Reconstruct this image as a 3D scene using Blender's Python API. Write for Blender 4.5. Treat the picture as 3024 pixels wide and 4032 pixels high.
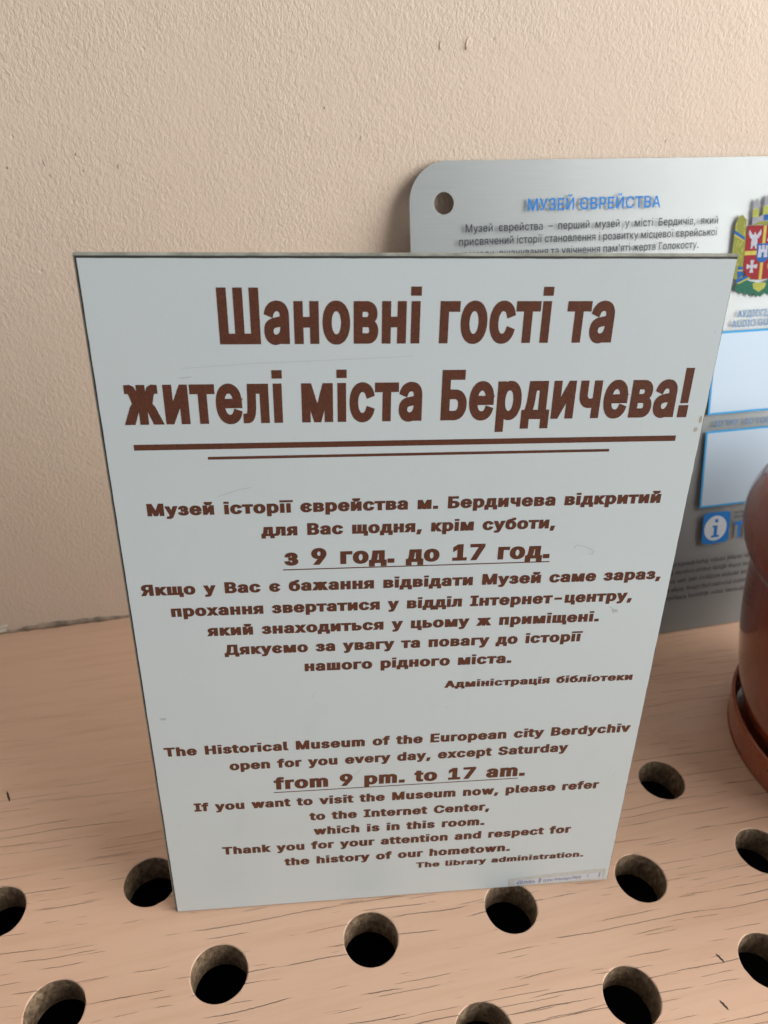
import bpy, bmesh, math, random
import numpy as np
from mathutils import Vector, Matrix
from mathutils.geometry import delaunay_2d_cdt

random.seed(7)
for o in list(bpy.data.objects):
    bpy.data.objects.remove(o)
scene = bpy.context.scene
COL = scene.collection
R = math.radians

# ------------------------------------------------------------------ camera
# metres; X along the wall, Y towards the wall, Z up; origin = front left foot of the sign
cam_d = bpy.data.cameras.new("camera")
cam_d.sensor_fit = 'VERTICAL'
cam_d.sensor_height = 36.0
cam_d.sensor_width = 27.0
cam_d.lens = 3030.0 / 4032.0 * 36.0
cam_d.clip_start = 0.01
cam_d.clip_end = 50.0
cam_d.dof.use_dof = True
cam_d.dof.focus_distance = 0.298
cam_d.dof.aperture_fstop = 17.0
cam = bpy.data.objects.new("camera", cam_d)
COL.objects.link(cam)
CAM_R = Vector((0.9726, -0.2306, 0.0285)); CAM_F = Vector((0.2061, 0.7999, -0.5636)).normalized()
CAM_U = CAM_R.cross(CAM_F).normalized(); CAM_R = CAM_F.cross(CAM_U).normalized()
cm = Matrix((CAM_R, CAM_U, -CAM_F)).transposed().to_4x4()
cm.translation = Vector((0.0403, -0.2092, 0.3645))
cam.matrix_world = cm
scene.camera = cam

# ------------------------------------------------------------------ light of the room
w = bpy.data.worlds.new("World")
scene.world = w
w.use_nodes = True
bg = w.node_tree.nodes["Background"]
bg.inputs[0].default_value = (0.90, 0.93, 1.0, 1)
bg.inputs[1].default_value = 0.25


def area(name, loc, target, sx, sy, power, col):
    d = bpy.data.lights.new(name, 'AREA')
    d.shape = 'RECTANGLE'; d.size = sx; d.size_y = sy
    d.energy = power; d.color = col
    o = bpy.data.objects.new(name, d)
    COL.objects.link(o)
    o.location = loc
    dr = Vector(target) - Vector(loc)
    o.rotation_euler = dr.to_track_quat('-Z', 'Y').to_euler()
    return o


area("window_light", (1.12, -0.58, 0.78), (0.02, -0.42, 0.45), 1.25, 1.15, 29.0, (1.0, 0.975, 0.95))
area("room_window_light", (2.2, -2.0, 0.75), (0.25, 0.1, 0.2), 0.9, 1.5, 3.0, (0.86, 0.94, 1.0))
area("rim_highlight_light", (-2.4, -0.55, 0.55), (0.2, 0.1, 0.15), 0.35, 0.6, 3.6, (0.92, 0.96, 1.0))  # added lamp for a highlight on the pot rim, no known window there

vs = scene.view_settings
vs.view_transform = 'Standard'
vs.look = 'None'
vs.exposure = 0.0
vs.gamma = 1.0
vs.use_curve_mapping = False
scene.display_settings.display_device = 'sRGB'


# ------------------------------------------------------------------ node helpers
class Mat:
    def __init__(s, name):
        s.m = bpy.data.materials.new(name); s.m.use_nodes = True
        s.nt = s.m.node_tree; s.N = s.nt.nodes
        s.b = s.N["Principled BSDF"]; s.out = s.N["Material Output"]

    def n(s, t, **kw):
        x = s.N.new(t)
        for k, v in kw.items():
            setattr(x, k, v)
        return x

    def link(s, a, b):
        s.nt.links.new(a, b)

    def val(s, sock, v):
        if hasattr(v, 'is_output'):
            s.link(v, sock)
        else:
            sock.default_value = v

    def math(s, op, a, b=0.0, c=None, clamp=False):
        x = s.n('ShaderNodeMath', operation=op); x.use_clamp = clamp
        s.val(x.inputs[0], a); s.val(x.inputs[1], b)
        if c is not None:
            s.val(x.inputs[2], c)
        return x.outputs[0]

    def coord(s, kind='Object', scale=(1, 1, 1), rot=(0, 0, 0), loc=(0, 0, 0)):
        tc = s.n('ShaderNodeTexCoord'); mp = s.n('ShaderNodeMapping')
        mp.inputs['Scale'].default_value = scale
        mp.inputs['Rotation'].default_value = rot
        mp.inputs['Location'].default_value = loc
        s.link(tc.outputs[kind], mp.inputs[0])
        return mp.outputs[0]

    def noise(s, vec, scale, detail=2.0, rough=0.5, dist=0.0, dims='3D'):
        x = s.n('ShaderNodeTexNoise'); x.noise_dimensions = dims
        s.link(vec, x.inputs['Vector'])
        x.inputs['Scale'].default_value = scale; x.inputs['Detail'].default_value = detail
        x.inputs['Roughness'].default_value = rough; x.inputs['Distortion'].default_value = dist
        return x.outputs['Fac']

    def ramp(s, fac, stops):
        x = s.n('ShaderNodeValToRGB'); e = x.color_ramp.elements
        while len(e) < len(stops):
            e.new(0.5)
        for i, (p, c) in enumerate(stops):
            e[i].position = p
            e[i].color = (c, c, c, 1) if isinstance(c, (int, float)) else (*c, 1)
        s.link(fac, x.inputs[0])
        return x.outputs[0]

    def mix(s, fac, a, b):
        x = s.n('ShaderNodeMix', data_type='RGBA')
        s.val(x.inputs[0], fac)
        for sock, v in ((x.inputs[6], a), (x.inputs[7], b)):
            if hasattr(v, 'is_output'):
                s.link(v, sock)
            else:
                sock.default_value = (*v, 1)
        return x.outputs[2]

    def bump(s, h, dist, strength=1.0, prev=None):
        x = s.n('ShaderNodeBump')
        x.inputs['Strength'].default_value = strength; x.inputs['Distance'].default_value = dist
        s.link(h, x.inputs['Height'])
        if prev:
            s.link(prev, x.inputs['Normal'])
        return x.outputs[0]

    def set(s, **kw):
        for k, v in kw.items():
            k = k.replace('_', ' ')
            sock = s.b.inputs[k]
            if hasattr(v, 'is_output'):
                s.link(v, sock)
            elif isinstance(v, tuple) and len(v) == 3 and k != 'Normal':
                sock.default_value = (*v, 1)
            else:
                sock.default_value = v
        return s.m


def plain(name, col, rough=0.5, metal=0.0, spec=0.5, grain=0.0, gscale=300):
    M = Mat(name)
    if grain > 0:
        f = M.noise(M.coord(), gscale, 3, 0.6)
        lo = tuple(c * (1 - grain) for c in col); hi = tuple(min(1, c * (1 + grain)) for c in col)
        M.set(Base_Color=M.ramp(f, [(0.3, lo), (0.7, hi)]))
    else:
        M.set(Base_Color=col)
    M.set(Roughness=rough, Metallic=metal)
    M.b.inputs['Specular IOR Level'].default_value = spec
    return M.m


# ------------------------------------------------------------------ materials
def wall_material():
    M = Mat("painted_plaster")
    v = M.coord(scale=(1, 1, 1))
    big = M.noise(v, 7, 3, 0.55)
    mid = M.noise(v, 45, 3, 0.6)
    base = M.mix(M.math('MULTIPLY', big, 0.9), (0.715, 0.575, 0.462), (0.735, 0.620, 0.480))
    base = M.mix(M.math('MULTIPLY', M.ramp(mid, [(0.55, 0.0), (0.8, 1.0)]), 0.18), base, (0.66, 0.52, 0.42))
    # small rusty specks, in a few places only
    spot = M.ramp(M.noise(v, 420, 1, 0.5), [(0.75, 0.0), (0.80, 1.0)])
    where = M.ramp(M.noise(M.coord(loc=(0.3, 0, 0.52)), 11, 2, 0.5), [(0.60, 0.0), (0.70, 1.0)])
    base = M.mix(M.math('MULTIPLY', M.math('MULTIPLY', spot, where), 0.55), base, (0.40, 0.20, 0.09))
    # roller texture: leaning little ridges
    vr = M.coord(scale=(1.0, 1.0, 0.62), rot=(0, R(-24), 0))
    a = M.noise(vr, 1050, 3.0, 0.55, 0.6)
    b = M.noise(vr, 500, 2.0, 0.5, 0.4)
    c = M.noise(v, 60, 2, 0.5)
    amp = M.ramp(M.noise(v, 14, 2, 0.5), [(0.25, 0.45), (0.7, 1.0)])
    h = M.math('MULTIPLY', M.math('ADD', M.math('MULTIPLY', a, 0.6), M.math('MULTIPLY', b, 0.75)), amp)
    h = M.math('ADD', h, M.math('MULTIPLY', c, 0.5))
    pit = M.ramp(M.noise(vr, 260, 1, 0.5), [(0.20, 0.0), (0.27, 1.0)])
    h = M.math('ADD', h, M.math('MULTIPLY', pit, 0.35))
    return M.set(Base_Color=base, Roughness=0.62, Normal=M.bump(h, 0.0016, 0.52))


def shelf_material():
    M = Mat("painted_oak_board")
    tc = M.n('ShaderNodeTexCoord')
    sep = M.n('ShaderNodeSeparateXYZ'); M.link(tc.outputs['Object'], sep.inputs[0])
    X, Y = sep.outputs[0], sep.outputs[1]

    def cracks(pitch, wob, freq, thr, wid, seed):
        comb = M.n('ShaderNodeCombineXYZ')
        M.link(M.math('MULTIPLY', X, 14.0), comb.inputs[0]); M.link(M.math('MULTIPLY', Y, 30.0), comb.inputs[1])
        comb.inputs[2].default_value = seed
        wv = M.noise(comb.outputs[0], 1.0, 2, 0.5)
        comb0 = M.n('ShaderNodeCombineXYZ')
        M.link(M.math('MULTIPLY', X, 300.0), comb0.inputs[0]); M.link(M.math('MULTIPLY', Y, 300.0), comb0.inputs[1])
        wf = M.noise(comb0.outputs[0], 1.0, 1, 0.5)
        t = M.math('ADD', M.math('DIVIDE', Y, pitch), M.math('MULTIPLY', wv, wob))
        t = M.math('ADD', t, M.math('MULTIPLY', wf, 0.10))
        t = M.math('ADD', t, M.math('MULTIPLY', X, 0.045 / pitch))
        cell = M.math('FLOOR', t); fr = M.math('SUBTRACT', M.math('FRACT', t), 0.5)
        comb2 = M.n('ShaderNodeCombineXYZ')
        M.link(M.math('MULTIPLY', X, freq), comb2.inputs[0])
        M.link(M.math('MULTIPLY', cell, 17.37), comb2.inputs[1]); comb2.inputs[2].default_value = seed * 3.1
        dash = M.noise(comb2.outputs[0], 1.0, 2, 0.65)
        comb3 = M.n('ShaderNodeCombineXYZ')
        M.link(M.math('MULTIPLY', X, 700.0), comb3.inputs[0]); M.link(M.math('MULTIPLY', cell, 5.1), comb3.inputs[1])
        rag = M.noise(comb3.outputs[0], 1.0, 1, 0.5)
        ww = M.math('MULTIPLY', M.math('SUBTRACT', dash, thr), wid)
        ww = M.math('MULTIPLY', ww, M.math('ADD', 0.45, M.math('MULTIPLY', rag, 1.1)))
        ww = M.math('MAXIMUM', ww, 0.0)
        ww = M.math('MINIMUM', ww, 0.050)
        d = M.math('SUBTRACT', ww, M.math('ABSOLUTE', fr))
        return M.math('MULTIPLY', d, 60.0, clamp=True), dash

    # fewer open pores near the wall, more towards the room
    zone = M.math('MULTIPLY', M.math('SUBTRACT', 0.20, Y), 4.2, clamp=True)
    zn = M.ramp(M.noise(tc.outputs['Object'], 9, 2, 0.5), [(0.25, 0.45), (0.52, 1.0)])
    zone = M.math('MULTIPLY', zone, zn)
    k1, d1 = cracks(0.0046, 1.6, 19.0, 0.515, 0.60, 1.7)
    k2, d2 = cracks(0.0036, 1.9, 32.0, 0.57, 0.80, 5.3)
    k = M.math('MAXIMUM', k1, M.math('MULTIPLY', k2, 0.8))
    k = M.math('MULTIPLY', k, zone)
    v = M.coord()
    big = M.noise(v, 8, 3, 0.55)
    grain = M.noise(M.coord(scale=(6, 90, 90), rot=(0, 0, R(-2.5))), 2.0, 3, 0.6)
    base = M.mix(big, (0.680, 0.440, 0.298), (0.735, 0.492, 0.345))
    base = M.mix(M.math('MULTIPLY', M.ramp(grain, [(0.45, 0.0), (0.75, 1.0)]), 0.28), base, (0.50, 0.27, 0.15))
    speck = M.ramp(M.noise(v, 900, 1, 0.5), [(0.74, 0.0), (0.79, 1.0)])
    base = M.mix(M.math('MULTIPLY', speck, 0.16), base, (0.30, 0.17, 0.1))
    base = M.mix(M.math('MULTIPLY', k, 0.85), base, (0.125, 0.088, 0.065))
    h = M.math('SUBTRACT', M.math('MULTIPLY', M.noise(v, 140, 3, 0.55), 0.25), M.math('MULTIPLY', k, 1.0))
    h = M.math('ADD', h, M.math('MULTIPLY', grain, 0.3))
    rough = M.ramp(M.noise(v, 25, 3, 0.6), [(0.3, 0.38), (0.7, 0.52)])
    return M.set(Base_Color=base, Roughness=rough, Normal=M.bump(h, 0.0006, 0.6))


def fibre_material():
    M = Mat("raw_hole_edge")
    f = M.noise(M.coord(scale=(1, 1, 0.6)), 420, 4, 0.65)
    g = M.noise(M.coord(), 90, 2, 0.5)
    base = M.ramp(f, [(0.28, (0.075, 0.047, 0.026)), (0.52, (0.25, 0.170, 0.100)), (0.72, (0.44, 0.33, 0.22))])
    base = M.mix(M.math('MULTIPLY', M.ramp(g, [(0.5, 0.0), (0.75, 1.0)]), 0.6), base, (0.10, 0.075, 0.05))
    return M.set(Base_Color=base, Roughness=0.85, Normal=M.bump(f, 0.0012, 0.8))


def sign_white():
    M = Mat("satin_white_print")
    v = M.coord()
    m1 = M.noise(v, 16, 3, 0.6)
    fine = M.noise(v, 1500, 2, 0.6)
    base = M.mix(m1, (0.610, 0.685, 0.685), (0.655, 0.715, 0.708))
    smear = M.ramp(M.noise(M.coord(scale=(1, 1, 0.5), rot=(0, R(30), 0)), 38, 4, 0.7), [(0.60, 0.0), (0.78, 1.0)])
    base = M.mix(M.math('MULTIPLY', smear, 0.22), base, (0.52, 0.56, 0.55))
    base = M.mix(M.math('MULTIPLY', M.ramp(fine, [(0.35, 0.0), (0.75, 1.0)]), 0.12), base, (0.52, 0.57, 0.56))
    dirt = M.ramp(M.noise(v, 230, 2, 0.6), [(0.735, 0.0), (0.79, 1.0)])
    base = M.mix(M.math('MULTIPLY', dirt, 0.35), base, (0.36, 0.35, 0.31))
    rough = M.ramp(M.noise(v, 30, 4, 0.65), [(0.3, 0.36), (0.7, 0.50)])
    return M.set(Base_Color=base, Roughness=rough, Normal=M.bump(M.noise(v, 1600, 2, 0.5), 0.00006, 0.3))


def brown_ink():
    M = Mat("brown_ink")
    f = M.noise(M.coord(), 1300, 3, 0.6)
    base = M.ramp(f, [(0.3, (0.090, 0.026, 0.011)), (0.7, (0.140, 0.044, 0.020))])
    return M.set(Base_Color=base, Roughness=0.42, Normal=M.bump(f, 0.00012, 0.5))


def steel():
    M = Mat("brushed_metal")
    f = M.noise(M.coord(scale=(3, 1, 160)), 12, 4, 0.6)
    g = M.noise(M.coord(), 9, 3, 0.6)
    base = M.ramp(f, [(0.3, (0.355, 0.375, 0.372)), (0.7, (0.395, 0.412, 0.410))])
    rough = M.ramp(g, [(0.3, 0.33), (0.7, 0.44)])
    return M.set(Base_Color=base, Metallic=0.20, Roughness=rough, Normal=M.bump(f, 0.00005, 0.35))


def clear_sheet():
    M = Mat("clear_acrylic")
    tr = M.n('ShaderNodeBsdfTransparent'); tr.inputs[0].default_value = (0.97, 0.98, 0.98, 1)
    gl = M.n('ShaderNodeBsdfGlossy'); gl.inputs['Roughness'].default_value = 0.22
    lw = M.n('ShaderNodeLayerWeight'); lw.inputs[0].default_value = 0.5
    fz = M.math('ADD', 0.012, M.math('MULTIPLY', M.math('POWER', lw.outputs['Facing'], 5.0), 0.6))
    mx = M.n('ShaderNodeMixShader')
    M.link(fz, mx.inputs[0]); M.link(tr.outputs[0], mx.inputs[1]); M.link(gl.outputs[0], mx.inputs[2])
    M.link(mx.outputs[0], M.out.inputs[0])
    return M.m


def terracotta(name, col, rough=0.30):
    M = Mat(name)
    f = M.noise(M.coord(), 60, 3, 0.6); g = M.noise(M.coord(), 700, 2, 0.5)
    base = M.mix(M.math('MULTIPLY', f, 0.6), col, tuple(c * 0.90 for c in col))
    dust = M.ramp(M.noise(M.coord(), 240, 4, 0.7), [(0.62, 0.0), (0.8, 1.0)])
    base = M.mix(M.math('MULTIPLY', dust, 0.04), base, (0.45, 0.33, 0.25))
    rg = M.ramp(f, [(0.3, rough - 0.03), (0.7, rough + 0.04)])
    M.set(Coat_Weight=0.6, Coat_Roughness=0.07)
    return M.set(Base_Color=base, Roughness=rg, Normal=M.bump(g, 0.00002, 0.2))


M_WALL = wall_material(); M_SHELF = shelf_material(); M_FIBRE = fibre_material()
M_WHITE = sign_white(); M_BROWN = brown_ink(); M_STEEL = steel(); M_CLEAR = clear_sheet()
M_CORE = plain("dull_grey_panel_edge", (0.30, 0.315, 0.27), 0.45, grain=0.35, gscale=120)
M_GROOVE = plain("dark_edge_line", (0.035, 0.034, 0.028), 0.6)
M_BACK = plain("grey_panel_back", (0.30, 0.29, 0.27), 0.6, grain=0.1)
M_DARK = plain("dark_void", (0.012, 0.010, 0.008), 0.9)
M_POT = terracotta("glazed_terracotta", (0.235, 0.046, 0.015), 0.16)
M_SAUCER = terracotta("orange_terracotta", (0.32, 0.075, 0.022), 0.28)
M_SOIL = plain("potting_soil", (0.035, 0.022, 0.014), 0.95, grain=0.5, gscale=250)
M_BLACKINK = plain("dark_grey_ink", (0.035, 0.040, 0.050), 0.6, spec=0.12)
M_GREYINK = plain("grey_ink", (0.10, 0.095, 0.10), 0.6, spec=0.12)
M_BLUEINK = plain("blue_ink", (0.025, 0.215, 0.62), 0.6, spec=0.12)
M_SKYINK = plain("sky_blue_ink", (0.055, 0.36, 0.72), 0.6, spec=0.12)
M_SLATEINK = plain("slate_blue_ink", (0.10, 0.24, 0.48), 0.6, spec=0.12)
M_PANELWHITE = plain("white_panel_print", (0.48, 0.61, 0.72), 0.45)
M_LOGOWHITE = plain("pale_print", (0.66, 0.74, 0.80), 0.45)
M_CHIP = plain("tan_scuff", (0.42, 0.40, 0.29), 0.7, grain=0.25)
M_SCRATCH = plain("grey_scratch", (0.47, 0.50, 0.49), 0.6)
M_TAPE = plain("yellowed_tape", (0.56, 0.575, 0.53), 0.25, grain=0.10, gscale=260)
M_SLIP = plain("paper_slip", (0.62, 0.645, 0.68), 0.55)
M_FADEINK = plain("faded_violet_ink", (0.27, 0.28, 0.40), 0.6)
M_CHIPPLASTER = plain("flaked_paint", (0.86, 0.72, 0.57), 0.7)
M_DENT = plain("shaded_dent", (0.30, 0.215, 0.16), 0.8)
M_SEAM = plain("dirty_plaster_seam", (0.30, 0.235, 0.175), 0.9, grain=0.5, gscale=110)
M_SEAMLIGHT = plain("pale_plaster_lump", (0.62, 0.57, 0.48), 0.9, grain=0.2, gscale=200)


# ------------------------------------------------------------------ object helpers
def tag(o, label=None, cat=None, group=None, kind=None):
    if label: o["label"] = label
    if cat: o["category"] = cat
    if group: o["group"] = group
    if kind: o["kind"] = kind
    return o


def empty(name, mat):
    o = bpy.data.objects.new(name, None)
    o.empty_display_size = 0.02
    COL.objects.link(o)
    o.matrix_world = mat
    return o


def obj(name, bm, mats, parent=None, smooth=False):
    me = bpy.data.meshes.new(name)
    if isinstance(bm, bmesh.types.BMesh):
        bm.normal_update()
        bm.to_mesh(me); bm.free()
    else:
        V, F, MI = bm
        me.from_pydata(V, [], F)
        if MI is not None:
            me.polygons.foreach_set("material_index", MI)
    for m in (mats if isinstance(mats, (list, tuple)) else [mats]):
        me.materials.append(m)
    if smooth:
        me.polygons.foreach_set("use_smooth", [True] * len(me.polygons))
    me.update()
    o = bpy.data.objects.new(name, me)
    COL.objects.link(o)
    if parent:
        o.parent = parent
    return o


def add_box(bm, x0, x1, y0, y1, z0, z1, mi=0):
    v = [bm.verts.new((x, y, z)) for x in (x0, x1) for y in (y0, y1) for z in (z0, z1)]
    for q in ((0, 1, 3, 2), (4, 6, 7, 5), (0, 4, 5, 1), (2, 3, 7, 6), (0, 2, 6, 4), (1, 5, 7, 3)):
        f = bm.faces.new([v[i] for i in q]); f.material_index = mi


def bevel(bm, d, seg=2):
    bmesh.ops.bevel(bm, geom=list(bm.edges), offset=d, segments=seg, profile=0.5, affect='EDGES')


def lathe(profile, seg=128):
    bm = bmesh.new(); rings = []
    for r, z in profile:
        if r < 1e-6:
            rings.append([bm.verts.new((0, 0, z))])
        else:
            rings.append([bm.verts.new((r * math.cos(2 * math.pi * i / seg), r * math.sin(2 * math.pi * i / seg), z)) for i in range(seg)])
    for a, b in zip(rings, rings[1:]):
        for i in range(seg):
            j = (i + 1) % seg
            if len(a) == 1:
                bm.faces.new((a[0], b[j], b[i]))
            elif len(b) == 1:
                bm.faces.new((a[i], a[j], b[0]))
            else:
                bm.faces.new((a[i], a[j], b[j], b[i]))
    bmesh.ops.recalc_face_normals(bm, faces=bm.faces)
    return bm


def smooth_profile(pts, k=5):
    """Catmull-Rom through the control points."""
    out = []
    n = len(pts)
    for i in range(n - 1):
        p0 = pts[max(i - 1, 0)]; p1 = pts[i]; p2 = pts[i + 1]; p3 = pts[min(i + 2, n - 1)]
        for s in range(k):
            t = s / k
            out.append(tuple(0.5 * ((2 * b) + (-a + c) * t + (2 * a - 5 * b + 4 * c - d) * t * t + (-a + 3 * b - 3 * c + d) * t ** 3)
                             for a, b, c, d in zip(p0, p1, p2, p3)))
    out.append(pts[-1])
    return out


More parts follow.
